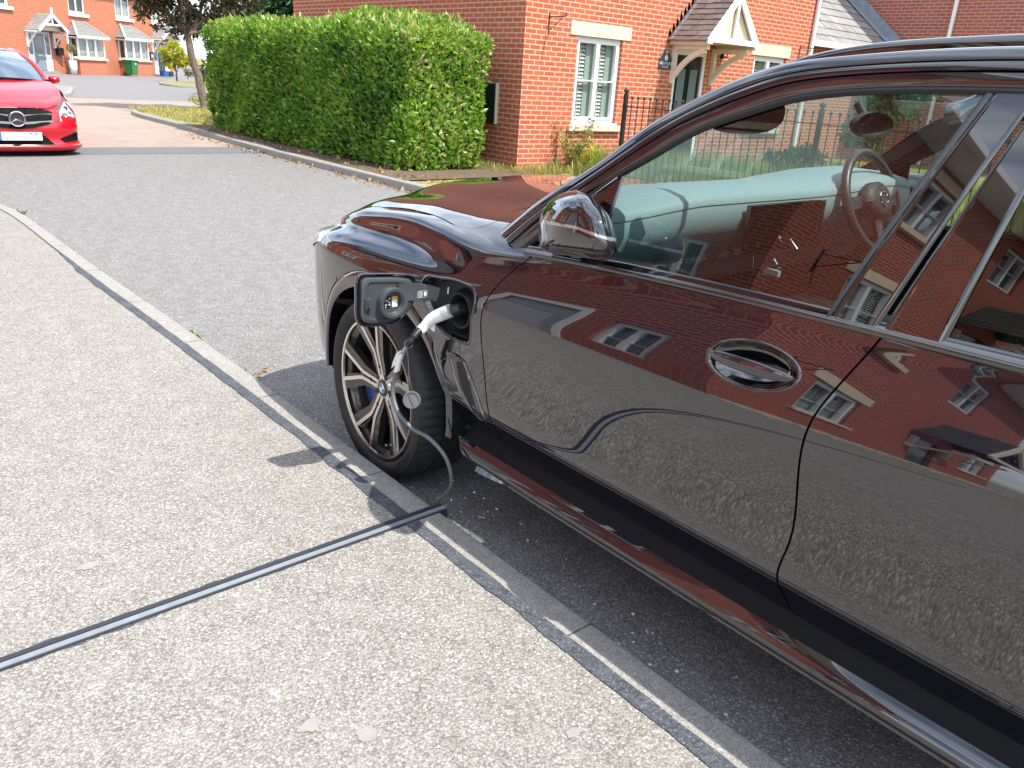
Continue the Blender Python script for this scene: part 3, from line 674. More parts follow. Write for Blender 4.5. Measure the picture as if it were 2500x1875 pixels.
decal([(M_STO, [rc(1.448, .782, 1.470, .794)]), (M_STW, [rc(1.448, .757, 1.470, .7815)]), (M_STK, [rc(1.418, .754, 1.441, .797)])], 'warning_sticker', fin, FY-.0125)
decal([(M_STW, [rc(1.421+.007*i, .757+.0075*j, 1.421+.007*i+(.0052 if (i*5+j*3) % 4 else .003), .757+.0075*j+.0042) for i in range(3) for j in range(5) if (i+2*j) % 4 != 1]),
       (M_STG, [rc(1.421+.007*i, .757+.0075*j, 1.426+.007*i, .7612+.0075*j) for i, j in ((2, 0), (0, 2), (1, 1), (2, 3), (0, 4)) if True])], 'warning_sticker', fin, FY-.0131)
def hexa(cx, cz, r): return [(cx+r*math.cos(R_(60*i)), cz+r*math.sin(R_(60*i))) for i in range(6)]
def ring2(o, i): n = len(o); return [[o[k], o[(k+1) % n], i[(k+1) % n], i[k]] for k in range(n)]
ax0 = 1.552
decal([(M_STW, ring2(hexa(ax0, .795, .0095), hexa(ax0, .795, .008))+ring2(hexa(ax0, .795, .0055), hexa(ax0, .795, .0042))+[rc(ax0+.014, .788, ax0+.025, .802)]+ring2(rc(ax0-.013, .783, ax0+.029, .807), rc(ax0-.012, .784, ax0+.028, .806)))], 'hinge_label', fin, FY-.0345)
# ---- air vent behind the wheel
VP = np.array([(2.172,.622),(2.12,.624),(2.066,.610),(2.025,.555),(1.985,.485),(1.958,.415),(1.968,.398),(1.995,.402),(2.05,.440),(2.10,.485),(2.14,.55)])
vc = VP.mean(0); Vs = resample(np.r_[VP, VP[:1]], 61)[:-1]; Vs = .25*np.roll(Vs, 1, 0)+.5*Vs+.25*np.roll(Vs, -1, 0); b = SB(); rows = []
for k, off in ((1.0, .000), (.97, .005), (.88, .0065), (.80, .005), (.76, .001), (.72, .0015), (.60, .004), (.54, .003), (.50, .0008)):
    q = vc+(Vs-vc)*np.array([k, .55+.45*k]); P = E(q[:, 0], T_of(q[:, 0], q[:, 1])); P[:, 0] -= off; rows.append(P)
b.grid(np.array(rows), cv=True, flip=True); vent = b.build('side_vent', M_BLACKG, wing, angle=50)
b = SB(); rows = []
for k, off in ((.70, .0012), (.35, .0016), (.02, .0018)):
    q = vc+(Vs-vc)*np.array([k*.72, .55+.45*.72*k if k > .5 else k*.85]); P = E(q[:, 0], T_of(q[:, 0], q[:, 1])); P[:, 0] -= off; rows.append(P)
b.grid(np.array(rows), cv=True, flip=True); b.build('vent_slot', M_SEAL, vent)

# ---- greenhouse
gt = np.array([(1.556,1.299),(1.471,1.355),(1.362,1.425),(1.218,1.487),(1.127,1.519),(1.005,1.543),(.893,1.554),(.683,1.565)])
gb = np.array([(1.571,1.056),(1.283,1.072),(1.062,1.079),(.839,1.090)])
top = path3(gt, 50); bot = path3(gb, 50); V = np.linspace(0, 1, 30)[None, :, None]
for mir in (0, 1):
    q = bot[:, None]*(1-V)+top[:, None]*V; P = G3(q[..., 0], q[..., 1], .004); b = SB(); b.grid(Mir(P) if mir else P, flip=bool(mir)); b.build('front_side_window', M_CARGLASS, suv, smooth=True)
    q = path3([(.600,1.094),(.2,1.105),(-.3,1.118)], 30)[:, None]*(1-V)+path3([(.535,1.566),(.2,1.566),(-.3,1.545)], 30)[:, None]*V
    P = G3(q[..., 0], q[..., 1], .004); b = SB(); b.grid(Mir(P) if mir else P, flip=bool(mir)); b.build('rear_side_window', M_PRIVACY, suv, smooth=True)
# pillar trims, sail panel
def gpanel(name, pts_b, pts_t, mat, off=-.006, n=24, bulge=.0):
    for mir in (0, 1):
        A_, B_ = resample(pts_b, n), resample(pts_t, n); v = np.linspace(0, 1, 30)[None, :, None]; q = A_[:, None]*(1-v)+B_[:, None]*v
        P = G3(q[..., 0], q[..., 1], off)
        s = np.linspace(0, 1, n); edge = np.minimum(np.minimum(s, 1-s)*n/1.2, 1)[:, None]; P[..., 0] += .006*(1-edge)
        b = SB(); b.grid(Mir(P) if mir else P, flip=bool(mir)); b.build(name, mat, suv, smooth=True)
gpanel('front_pillar_trim', [(.844,1.072),(.737,1.078)], [(.675,1.572),(.596,1.575)], M_BLACKG)
gpanel('rear_pillar_trim', [(.727,1.078),(.598,1.082)], [(.586,1.575),(.532,1.577)], M_BLACKG)
gpanel('window_edge', [(.856,1.072),(.845,1.072)], [(.692,1.572),(.676,1.572)], simple('grey edge strip', (.05, .055, .06), .3, .2), -.0075, 4)
gpanel('sail_panel', [(1.88,1.02),(1.562,1.045)], [(1.572,1.297),(1.550,1.305)], M_BLACKG, -.002)
gpanel('sail_strip', [(1.71,1.178),(1.703,1.172)], [(1.568,1.290),(1.560,1.285)], M_CHROME, -.009, 4)
C0 = path3([(1.92,1.01),(1.655,1.228),(1.568,1.293),(1.471,1.355),(1.362,1.425),(1.218,1.487),(1.127,1.519),(1.005,1.543),(.893,1.555),(.683,1.565),(.3,1.568),(-.3,1.548),(-.9,1.48),(-1.35,1.40)], 170)
C1 = path3([(2.05,1.045),(1.869,1.181),(1.78,1.237),(1.665,1.312),(1.548,1.408),(1.41,1.493),(1.302,1.547),(1.187,1.587),(1.071,1.605),(.825,1.629),(.40,1.642),(-.25,1.628),(-.9,1.56),(-1.40,1.47)], 170)
A3, B3 = G3(C0[:, 0], C0[:, 1], -.002), G3(C1[:, 0], C1[:, 1], .04)
ax = B3-A3; ln = np.linalg.norm(ax, axis=1)[:, None]; tg = np.gradient(A3, axis=0); nn = np.cross(tg, ax); nn /= np.linalg.norm(nn, axis=1)[:, None]; nn = np.where(nn[:, :1] > 0, -nn, nn)
def ribbon(prof): return np.stack([A3+ax*f+nn*ln*h for f, h in prof], 1)
pf1 = [(-.03, -.10), (-.02, .03), (.02, .09), (.10, .14), (.20, .185), (.23, .175), (.245, .10), (.26, .10), (.275, .195), (.34, .235), (.42, .255), (.445, .25), (.46, .16)]
pq = np.array([.50, .60, .70, .80, .88, .94, .98, 1.0]); ph_ = np.array([.285, .305, .300, .270, .220, .155, .085, .02])
pf2 = [(.47, .10), (.48, .24), (.492, .275)]+[(float(f), float(spl(pq, ph_, np.array([f]))[0])) for f in np.linspace(.5, 1, 18)]
for mir in (0, 1):
    for nm, pf, m in (('window_frame', pf1, M_PAINT), ('roof_pillar', pf2, M_PAINT)):
        P = ribbon(pf); b = SB(); b.grid(Mir(P) if mir else P, flip=bool(mir)); b.build(nm, m, suv, angle=32)
    P = ribbon([(-.10, -.05), (-.10, .02), (-.02, .06), (.0, -.02)]); b = SB(); b.grid(Mir(P) if mir else P, flip=bool(mir)); b.build('window_seal', M_SEAL, suv, smooth=True)
# windscreen and roof between the two pillars
Bi = B3+nn*ln*.02; hd = int(np.argmin(np.abs(C1[:, 0]-1.02)))
xi = np.linspace(-1, 1, 41)
def span(Pr, by, bz):
    rows = []
    for p, a, c in zip(Pr, by, bz):
        x = XC+xi*(XC-p[0]); k = 1-xi**2; rows.append(np.stack([x, p[1]+a*k, p[2]+c*k], -1))
    return np.array(rows)
n1 = hd+1; b = SB(); b.grid(span(Bi[:n1], np.linspace(.10, .03, n1), np.linspace(.02, .06, n1)), flip=True); b.build('windscreen', M_WSCREEN, suv, smooth=True)
n2 = len(Bi)-hd; b = SB(); b.grid(span(Bi[hd:], np.linspace(.03, 0, n2), np.full(n2, .06)), flip=True); b.build('roof', M_PAINT, suv, smooth=True)
b = SB(); b.grid(span(Bi[hd:]-np.array([0, 0, .03]), np.linspace(.03, 0, n2), np.full(n2, .05))); b.build('headlining', simple('headlining', (.05, .05, .052), .9), suv)
# inside face of the A pillars
for mir in (0, 1):
    P = np.stack([A3[:n1]+np.array([.03, 0, 0]), A3[:n1]+ax[:n1]*.5+np.array([.05, 0, -.02]), B3[:n1]+np.array([.03, .0, -.02])], 1); b = SB(); b.grid(Mir(P) if mir else P); b.build('pillar_lining', M_INT, suv)
# roof rails
rl = path3([(1.38,1.535),(1.305,1.563),(1.252,1.594),(1.152,1.630),(.991,1.658),(.824,1.671),(.5,1.685),(0,1.684),(-.6,1.65),(-1.1,1.57)], 90)
for mir in (0, 1):
    X_ = Gx(rl[:, 0], rl[:, 1])+.10; P = np.stack([np.stack([X_+a, rl[:, 0], rl[:, 1]+c], -1) for a, c in ((-.026, -.075), (-.020, -.016), (-.016, -.005), (-.006, 0), (.010, 0), (.020, -.01), (.03, -.07))], 1)
    b = SB(); b.grid(Mir(P) if mir else P, flip=bool(mir)); b.build('roof_rail', M_BLACKG, suv, smooth=True)
# belt moulding
yb_ = np.linspace(1.87, -.9, 100); zc = zbelt(yb_)
for mir in (0, 1):
    prof = [(.068, -.006), (.066, .002), (.0685, .0065), (.072, .0075), (.075, .003), (.077, .0035), (.081, .009), (.0845, .014), (.087, .018), (.0885, .021), (.092, .0225), (.096, .018), (.10, .0)]
    P = np.stack([np.stack([np.full(100, 1.57)+a+.010*((yb_-.9)/2)**2+.012*np.maximum(0, yb_-1.3)**2, yb_, zc+c], -1) for a, c in prof], 1)
    b = SB(); b.grid(Mir(P) if mir else P, flip=bool(mir)); b.build('belt_moulding', M_BLACKG, suv, angle=45)
# ---- folded door mirrors
MO = np.array([(1.486,1.272),(1.448,1.268),(1.406,1.251),(1.367,1.226),(1.345,1.196),(1.333,1.171),(1.328,1.15),(1.330,1.135),(1.352,1.120),(1.427,1.106),(1.509,1.098),(1.585,1.094),(1.610,1.102),(1.619,1.136),(1.618,1.185),(1.602,1.210),(1.582,1.230),(1.542,1.255)])
Ms = path3(np.r_[MO, MO[:1]], 321)[:-1]; mc = np.array([1.475, 1.170])
def mdome(f, x):
    q = mc+(Ms-mc)*f; k = x/1.475; return np.stack([np.full(320, x), q[:, 0]*k, 1.53+(q[:, 1]-1.53)*k], -1)
rows = [mdome(.90, 1.645), mdome(.97, 1.625)]+[mdome(max(.01, math.cos(a)**.62), 1.61-.115*math.sin(a)**.9) for a in np.linspace(.0, math.pi/2-.002, 150)]
for mir in (0, 1):
    P = np.array(rows); P = Mir(P) if mir else P
    cap, low, ind = SB(), SB(), SB(); n0, n1_ = P.shape[:2]; fc, fl_, fi = [], [], []
    for i in range(n0-1):
        for j in range(n1_):
            q = (i*n1_+j, (i+1)*n1_+j, (i+1)*n1_+(j+1) % n1_, i*n1_+(j+1) % n1_); m = P[[i, i+1], [j, (j+1) % n1_]].mean(0)
            kx_ = P[[i, i+1], 0].mean()/1.475 if not mir else 1.0; m = np.array([m[0], m[1]/kx_, 1.53+(m[2]-1.53)/kx_]); lim = 1.1475+.030*sstep(1.42, 1.27, m[1])+.003*sstep(1.48, 1.62, m[1])
            tgt = fc if m[2] > lim+.004 else fi if m[2] > lim-.0045 else fl_; tgt.append(q if mir else q[::-1])
    flat = P.reshape(-1, 3)
    cap.add(flat, fc); o = cap.build('door_mirror', M_PAINT, suv, smooth=True)
    low.add(flat, fl_); low.build('mirror_underside', M_BLACKG, o, smooth=True)
    ind.add(flat, fi); ind.build('indicator_strip', simple('clear strip', (.5, .5, .5), .08, .7), o, smooth=True)
    gx = 1.647; P = np.array([mdome(.88, gx), mdome(.01, gx)]); P = Mir(P) if mir else P; g = SB(); g.grid(P, cv=True); g.build('mirror_glass', M_MIRROR, o)
    st = SB(); p = np.array([(1.60, 1.60, 1.115), (1.63, 1.62, 1.10), (1.67, 1.64, 1.09)]); p = Mir(p) if mir else p; st.tube(p, .03, 10); st.build('mirror_arm', M_BLACKP, o, smooth=True)
# the far mirror stands unfolded: glass plate facing back towards the camera
# ---- cabin
b = SB(); sec = [(2.02,1.17),(1.86,1.215),(1.72,1.240),(1.62,1.240),(1.56,1.228),(1.535,1.212),(1.53,1.196),(1.533,1.192),(1.53,1.185),(1.525,1.15),(1.54,1.10),(1.60,1.04),(1.70,.90)]
def hump(x): return .035*np.exp(-((x-3.15)/.26)**2)
xs_ = np.linspace(1.735, 3.36, 64); b.grid(np.array([[(x, y+.07*sstep(2.1, 1.74, x)*(y < 1.7)-.06*np.exp(-((x-3.15)/.3)**2)*(y < 1.7), z-.045*sstep(2.10, 1.74, x)+hump(x)*(1 if z > 1.15 else 0)) for y, z in sec] for x in xs_]), flip=True)
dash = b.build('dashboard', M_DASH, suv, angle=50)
b = SB(); b.box((2.28, 1.50, 1.03), (2.74, 1.515, 1.19)); b.build('screen', M_BLACKG, dash)
b = SB(); th = np.linspace(0, 2*np.pi, 30)
b.grid(np.array([[(1.99+.14*r*math.cos(a)+.02*r*math.sin(a), 1.70+.05*r*math.sin(a), 1.212+.03*(r*math.cos(a))*.9) for a in th] for r in (1, .5, .01)]), flip=False); b.build('speaker_grille', simple('speaker mesh', (.07, .075, .075), .8), dash)
b = SB(); st_ = path3([(1.98, 1.62, 1.004), (2.2, 1.530, 1.030), (2.36, 1.505, 1.058), (2.52, 1.500, 1.085)], 20)
b.add([tuple(p+np.array([0, -.006, d])) for p in st_ for d in (.012, -.006)], [(2*i, 2*i+1, 2*i+3, 2*i+2) for i in range(19)]); b.build('dash_trim', M_CHROME, dash, smooth=True)
oct_ = np.array([(2.5,1.60,.926),(2.5,1.603,.989),(2.5,1.585,1.004),(2.5,1.470,1.072),(2.5,1.440,1.045),(2.5,1.440,1.012),(2.5,1.545,.926),(2.5,1.60,.926)])
b = SB(); b.tube(oct_, .0035, 6); b.build('console_trim', M_CHROME, dash); b = SB(); b.tube(np.array([(2.47,1.57,.955),(2.47,1.50,1.0),(2.47,1.485,.985)]), .003, 6); b.build('console_trim', M_CHROME, dash); b = SB(); b.box((2.46, 1.47, .945), (2.475, 1.53, .965)); b.build('console_button', M_LGREY, dash)
# steering wheel
wc, tilt = np.array([3.02, 1.47, 1.175]), R_(24)
ey, ez = np.array([0, -math.sin(tilt)*0+math.sin(tilt), math.cos(tilt)]), np.array([1.0, 0, 0])
th = np.linspace(0, 2*np.pi, 49); b = SB(); b.tube(np.array([wc+.185*(math.cos(a)*ez+math.sin(a)*ey) for a in th]), .017, 12, caps=False)
nrm = np.array([0, -math.cos(tilt), math.sin(tilt)])
for a in (0, math.pi, -math.pi/2): b.bar(wc+.05*(math.cos(a)*ez+math.sin(a)*ey), wc+.18*(math.cos(a)*ez+math.sin(a)*ey), .045, .018, nrm)
sw = b.build('steering_wheel', simple('wheel leather', (.022, .021, .021), .4), suv, angle=50)
b = SB(); ring = lambda r, h: [wc+nrm*h+r*(math.cos(a)*ez*1.1+math.sin(a)*ey*.85) for a in th[:-1]]
b.grid(np.array([ring(.085, 0), ring(.08, .03), ring(.05, .042), ring(.001, .045)]), cv=True); b.build('wheel_hub', M_INT, sw, smooth=True)
b = SB(); b.tube(np.array([wc+nrm*.045+.027*(math.cos(a)*ez+math.sin(a)*ey) for a in th]), .004, 6, caps=False); b.bar(wc+nrm*.04-ez*.12, wc+nrm*.04-ez*.075, .012, .004, nrm); b.build('wheel_badge', M_CHROME, sw)
def seat(x, nm):
    b = SB(); b.grid(np.array([[(x+a*.25*k, y, z) for a in np.linspace(-1, 1, 9)] for y, z, k in ((1.22,.72,.85),(1.25,.80,.95),(1.1,.80,1),(.8,.77,1),(.74,.85,1),(.66,1.1,1),(.60,1.28,.82),(.56,1.30,.6),(.50,1.28,.8),(.54,.9,1),(.6,.6,1))]), flip=True)
    o = b.build(nm, M_SEATL, suv, smooth=True)
    b = SB(); b.grid(np.array([[(x+.14*k*math.cos(a), .55+d+.045*k*math.sin(a), z) for a in np.linspace(0, 2*np.pi, 20, endpoint=False)] for z, k, d in ((1.325,.2,.01),(1.33,.8,.01),(1.36,1,0),(1.44,1,-.01),(1.475,.85,-.015),(1.485,.3,-.015))]), cv=True); b.build('headrest', M_SEATL, o, smooth=True)
seat(2.10, 'front_seat'); seat(3.02, 'front_seat')
b = SB(); b.grid(np.array([[(x, y, z) for x in (1.75, 2.2, 2.6, 3.0, 3.4)] for y, z in ((.05,.75),(-.4,.75),(-.55,1.25),(-.65,1.25))]), flip=True); b.build('rear_seat', M_SEATL, suv, smooth=True)
b = SB(); b.box((2.46, .5, .62), (2.70, 1.5, .86)); b.build('centre_console', M_INT, suv, bevel=.02)
# interior mirror, and a teal plate painted like a reflection in the glass
b = SB(); th = np.linspace(0, 2*np.pi, 28, endpoint=False)
b.grid(np.array([[(2.50+.115*k*math.cos(a), 1.26+h, 1.46+.038*k*math.sin(a)) for a in th] for k, h in ((1, 0), (1, .02), (.8, .035), (.05, .04))]), cv=True); b.tube([(2.50, 1.29, 1.47), (2.50, 1.33, 1.52)], .015, 8); b.build('rear_view_mirror', M_INT, suv, angle=50)
b = SB(); b.prism(rrect(.33, .13, .055, 6, 2.08, 1.432), 'y', -1.42, -1.405) if False else None
b.grid(np.array([[(2.05, 1.425+.125*k*np.sign(math.cos(a))*abs(math.cos(a))**.75-h, 1.440+.052*k*np.sign(math.sin(a))*abs(math.sin(a))**.8-.05*k*math.cos(a)*.25+.03*k) for a in th] for k, h in ((.02, 0), (.96, 0), (1, .006), (.96, .014), (.02, .014))]), cv=True); b.build('reflection_plate', simple('teal reflection tint', (.14, .20, .22), .6), suv, angle=50)
# ---- wheels (true size, local axes: x towards the car centre)
M_TYRETXT = simple('raised tyre lettering', (.006, .006, .006), .5)
def make_wheel(cx, cy, cz, steer, flip, phase, name='wheel'):
    b = MB(); face = lambda r: .037*(1-(min(r, .27)/.27)**1.6)
    # barrel
    b.lathe([(.268, -.004), (.277, -.008), (.284, -.004), (.285, .006), (.272, .02), (.255, .03), (.245, .06), (.235, .19)], 72, axis='x', mi=1)
    b.lathe([(.235, .185), (.05, .19), (.001, .19)], 48, axis='x', mi=1)
    b.lathe([(.2665, .002), (.268, -.0055), (.2755, -.0075), (.277, -.004)], 72, axis='x', mi=0)
    for k in range(5):
        a = R_(phase+72*k); ca, sa = math.cos(a), math.sin(a)
        def P(r, v, dx): return (face(math.hypot(r, v))+dx, r*ca-v*sa, r*sa+v*ca)
        def strip(pts_l, pts_r, dx, depth, mi):
            n = len(pts_l); vs = [P(r, v, dx) for r, v in pts_l]+[P(r, v, dx) for r, v in pts_r]+[P(r, v, dx+depth) for r, v in pts_l]+[P(r, v, dx+depth) for r, v in pts_r]
            fs = []
            for i in range(n-1): fs += [(i, i+1, n+i+1, n+i), (2*n+i, 2*n+i+1, i+1, i), (n+i, n+i+1, 3*n+i+1, 3*n+i)]
            fs += [(0, n, 3*n, 2*n), (n-1, 3*n-1, 4*n-1, 2*n-1)]; b.add(vs, fs, mi)
        for s in (-1, 1):
            # bright machined edges
            strip([(.046, s*.004), (.085, s*.005), (.145, s*.0065), (.163, s*.012), (.268, s*.0595)], [(.046, s*.0195), (.085, s*.0185), (.140, s*.0205), (.158, s*.026), (.2625, s*.0755)], -.004, .02, 0)
            # dark body with outward bevel
            strip([(.05, s*.019), (.14, s*.020), (.158, s*.0255), (.257, s*.077)], [(.055, s*.034), (.135, s*.046), (.152, s*.056), (.248, s*.108)], .000, .03, 1)
            b.v[-4:] = b.v[-4:]
            strip([(.05, 0), (.14, 0), (.17, s*.002)], [(.05, s*.006), (.14, s*.008), (.17, s*.014)], .004, .02, 1)
            strip([(.165, s*.008), (.20, s*.018), (.255, s*.040)], [(.165, s*.015), (.20, s*.030), (.258, s*.058)], .006, .035, 1)
        c0 = P(.086, 0, -.0048); n = 14
        b.add([c0]+[P(.086+.0085*math.cos(t), .0085*math.sin(t), -.0048) for t in np.linspace(0, 2*np.pi, n, endpoint=False)], [(0, i+1, (i+1) % n+1) for i in range(n)], 2)
        am = a+R_(36); b.lathe([(.012, .0345), (.0115, .0318), (.001, .0318)], 16, (0, .050*math.cos(am), .050*math.sin(am)), 'x', 2)
    b.lathe([(.001, .032), (.040, .032), (.052, .0325), (.056, .038), (.056, .08)], 48, axis='x', mi=0)
    o = b.build(name, [M_MACH, M_RIMD, M_SEAL], None, angle=30)
    o.location = (cx, cy, cz); o.rotation_euler = (0, 0, steer + (math.pi if flip else 0)); o.parent = suv
    o.location = tuple(np.array([cx, cy, cz])-OFF[suv.name])
    def ch(bb, nm, m, **k): return bb.build(nm, m, o, world=False, **k)
    t = MB(); n = 180; prof = [(.281, .012), (.286, .000), (.296, -.010), (.310, -.017), (.328, -.018), (.342, -.012), (.3525, .004), (.3585, .022), (.3615, .05), (.3625, .075)]
    mid = []
    for x0 in (.088, .128, .168): mid += [(.3628, x0-.012), (.3625, x0-.006), (.355, x0-.004), (.355, x0+.004), (.3625, x0+.006)]
    prof = prof+mid+[(.3625, .185), (.3615, .21), (.3585, .235), (.35, .255), (.325, .27), (.29, .262), (.27, .24)]
    th = np.arange(n)*2*np.pi/n; rows = []
    for i, a in enumerate(th):
        rows.append([(x, (r-(.006 if (i % 3 == 0 and r > .3515 and (x < .082 or x > .18)) else 0))*math.cos(a), (r-(.006 if (i % 3 == 0 and r > .3515 and (x < .082 or x > .18)) else 0))*math.sin(a)) for r, x in prof])
    t.grid(np.array(rows), cu=True); ty = ch(t, 'tyre', M_RUBBER, angle=28)
    for word, a0 in (('PIRELLI', 41), ('PIRELLI', 221)):
        vs, fs = text_mesh(word, .036); l = MB(); R0 = .3175
        q = [(-.0197-.0003, (R0+y)*math.cos(R_(a0)+x/R0*1.2), (R0+y)*math.sin(R_(a0)+x/R0*1.2)) for x, y, z in vs]; l.add(q, fs); l.build('tyre_lettering', M_TYRETXT, ty, world=False)
    d = MB(); d.lathe([(.06, .085), (.19, .085), (.19, .115), (.06, .115)], 48, axis='x'); d.lathe([(.001, .07), (.075, .07), (.08, .085)], 32, axis='x'); ch(d, 'brake_disc', M_BRAKE, angle=30)
    c = MB(); c.grid(np.array([[(x, r*math.cos(R_(a)), r*math.sin(R_(a))) for x, r in ((.06,.12),(.055,.15),(.06,.205),(.13,.21))] for a in range(-70, 1, 7)]), flip=True); ch(c, 'brake_caliper', M_BLUE, smooth=True)
    v = MB(); v.tube([(-.002+.02, .225*math.cos(R_(-112)), .225*math.sin(R_(-112))), (-.002, .222*math.cos(R_(-112)), .222*math.sin(R_(-112)))], .006, 8); ch(v, 'valve', M_CHROME)
    e = MB(); e.lathe([(.001, .028), (.031, .028), (.034, .029), (.036, .034)], 40, axis='x'); em = ch(e, 'centre_cap', simple('cap dark blue', (.012, .022, .035), .2), smooth=True)
    e = MB(); e.lathe([(.0185, .0275), (.0185, .0262), (.0205, .0262), (.0205, .0275)], 40, axis='x')
    qa = []
    for k in range(4):
        pts = [(.0268, 0, 0)]+[(.0268, .0185*math.cos(R_(90*k+9*i)), .0185*math.sin(R_(90*k+9*i))) for i in range(11)]
        e.add(pts, [(0, i+1, i+2) for i in range(10)], 1 if k % 2 else 2)
    e.build('cap_roundel', [M_CHROME, simple('roundel white', (.75, .77, .78), .3), simple('roundel blue', (.03, .17, .33), .3)], em, world=False)
    return o
wz = .361
make_wheel(1.513, 2.535, wz, R_(-2), False, 77)
make_wheel(1.515, 2.53-2.975, wz, 0, False, 40)
make_wheel(2*float(XF([XC, 0, 0])[0])-1.515, 2.53, wz, R_(-2), True, 20)
make_wheel(2*float(XF([XC, 0, 0])[0])-1.515, 2.53-2.975, wz, 0, True, 55)
# ---------------------------------------------------------------- charging cable and pavement cable channel
CB = np.array([(1.51,2.092,.784),(1.499,2.12,.768),(1.483,2.14,.747),(1.467,2.151,.723),(1.451,2.15,.715),(1.436,2.144,.709),(1.42,2.142,.696),(1.41,2.162,.664),(1.408,2.194,.62),(1.406,2.209,.578),(1.404,2.229,.523),(1.402,2.234,.477),(1.4,2.216,.439),(1.4,2.187,.41),(1.413,2.169,.386),(1.427,2.142,.364),(1.44,2.079,.358),(1.453,2.034,.338),(1.467,1.999,.304),(1.48,1.984,.25),(1.493,1.995,.195),(1.507,2.046,.127),(1.50,2.085,.085)])
CB[7:, :] = CB[7:, :]
ev = thing('charging_cable', 'grey charging cable with white plug hanging from the black car to the kerb', 'charging cable', (1.45, 2.05, .10))
sm = path3(CB, 120)
dl = np.linalg.norm(np.diff(sm, axis=0), axis=1); s = np.r_[0, np.cumsum(dl)]
near = lambda p: int(np.argmin(np.linalg.norm(sm-np.array(p), axis=1)))
ib = near(CB[4]); it = near(CB[9])
b = MB(); b.tube(sm[ib-2:it+1], .0068, 12); b.build('cable_tail', M_LGREY, ev, smooth=True)
b = MB(); b.tube(sm[it:], .0072, 12); b.build('cable', M_GREYC, ev, smooth=True)
b = MB(); th = np.linspace(0, 2*np.pi, 20, endpoint=False)
b.tube(np.array([(1.59, 2.062, .800), (1.545, 2.065, .800), tuple(sm[1])]), np.array([.023, .0235, .0215]), 24); b.build('plug_connector', M_BLACKP, ev, angle=40)
q = path3(np.array([(1.518, 2.072, .797), tuple(CB[0]*.5+CB[1]*.5), tuple(CB[2]), tuple(CB[3]), tuple(sm[ib])]), 44)
rr = np.interp(np.linspace(0, 1, 44), [0, .08, .3, .55, .8, 1], [.0215, .0225, .0225, .0205, .0180, .0160])
b = MB(); b.tube(q, rr, 22); t0 = q[26]; d0 = q[28]-q[24]; d0 /= np.linalg.norm(d0)
b.add([t0+np.array([0, 0, -.015]), q[20]+np.array([0, 0, -.018]), q[23]+np.array([.004, -.006, -.045])]+[t0+np.array([-.010, .008, -.012]), q[20]+np.array([-.010, .008, -.012]), q[23]+np.array([0, .004, -.043])], [(0, 1, 2), (5, 4, 3), (0, 2, 5, 3), (1, 4, 5, 2), (0, 3, 4, 1)])
plug = b.build('plug', M_WHITEP, ev, angle=50)
b = MB(); b.tube(np.array([q[0]+(q[0]-q[2])*.4, q[4], q[8]]), np.array([.0228, .0232, .0232]), 24); b.build('plug_collar', simple('frosted collar', (.52, .53, .53), .25), plug, angle=40)
bs = resample(sm[ib-1:near(CB[7])+1], 19); rb = np.array([.0165-.00042*i-(.0032 if i % 4 in (1, 2) else 0) for i in range(len(bs))]); b = MB(); b.tube(bs, rb, 18); b.build('strain_relief', M_BLACKP, ev, angle=30)
# paper tag and dust cap on its string
b = MB(); tg_ = sm[it-8:it+3]; n = len(tg_); rows = []
for i, p in enumerate(tg_): rows.append([p+np.array([-.013*math.cos(a), -.010*math.cos(a), .0])+np.array([.004*math.sin(a), -.012*math.sin(a), .004*math.sin(a)]) for a in np.linspace(-2.6, 2.6, 14)])
b.grid(np.array(rows)); b.grid(np.array([[tg_[k]+np.array([.01-.012*u, .010+.030*u, .004-.022*u*u]) for k in (0, 4, 8)] for u in np.linspace(0, 1, 8)])); b.build('paper_tag', M_WHITEP, ev, smooth=True)
cpos = np.array([1.41, 2.124, .483])
vd = np.array([-.62, -.70, .35]); vd /= np.linalg.norm(vd); a1 = np.cross(vd, [0, 0, 1.]); a1 /= np.linalg.norm(a1); a2 = np.cross(a1, vd)
b = MB(); rg = lambda r, h: [cpos+vd*h+r*(math.cos(a)*a1+math.sin(a)*a2) for a in np.linspace(0, 2*np.pi, 36, endpoint=False)]
b.grid(np.array([rg(.001, -.018), rg(.026, -.018), rg(.026, .0), rg(.030, .002), rg(.031, .008), rg(.029, .012), rg(.025, .012), rg(.024, .007), rg(.001, .007)]), cv=True)
b.bar(cpos+vd*.009-a1*.010-a2*.020, cpos+vd*.009+a1*.010+a2*.020, .004, .006, vd); b.build('dust_cap', simple('grey rubber cap', (.10, .105, .11), .45), ev, angle=35)
b = MB(); b.tube(path3([tuple(cpos+a2*.03), (1.408, 2.128, .53), (1.405, 2.138, .57), (1.404, 2.143, .62), tuple(sm[it-14]+np.array([-.012, -.008, -.01]))], 24), .0012, 6)
lp = sm[it-14]; b.tube(np.array([lp+.014*(math.cos(a)*np.array([.7, -.7, 0])+math.sin(a)*np.array([.3, .3, .8])) for a in np.linspace(0, 2*np.pi, 20)]), .0013, 6, caps=False); b.build('cap_string', M_GREYC, ev, smooth=True)

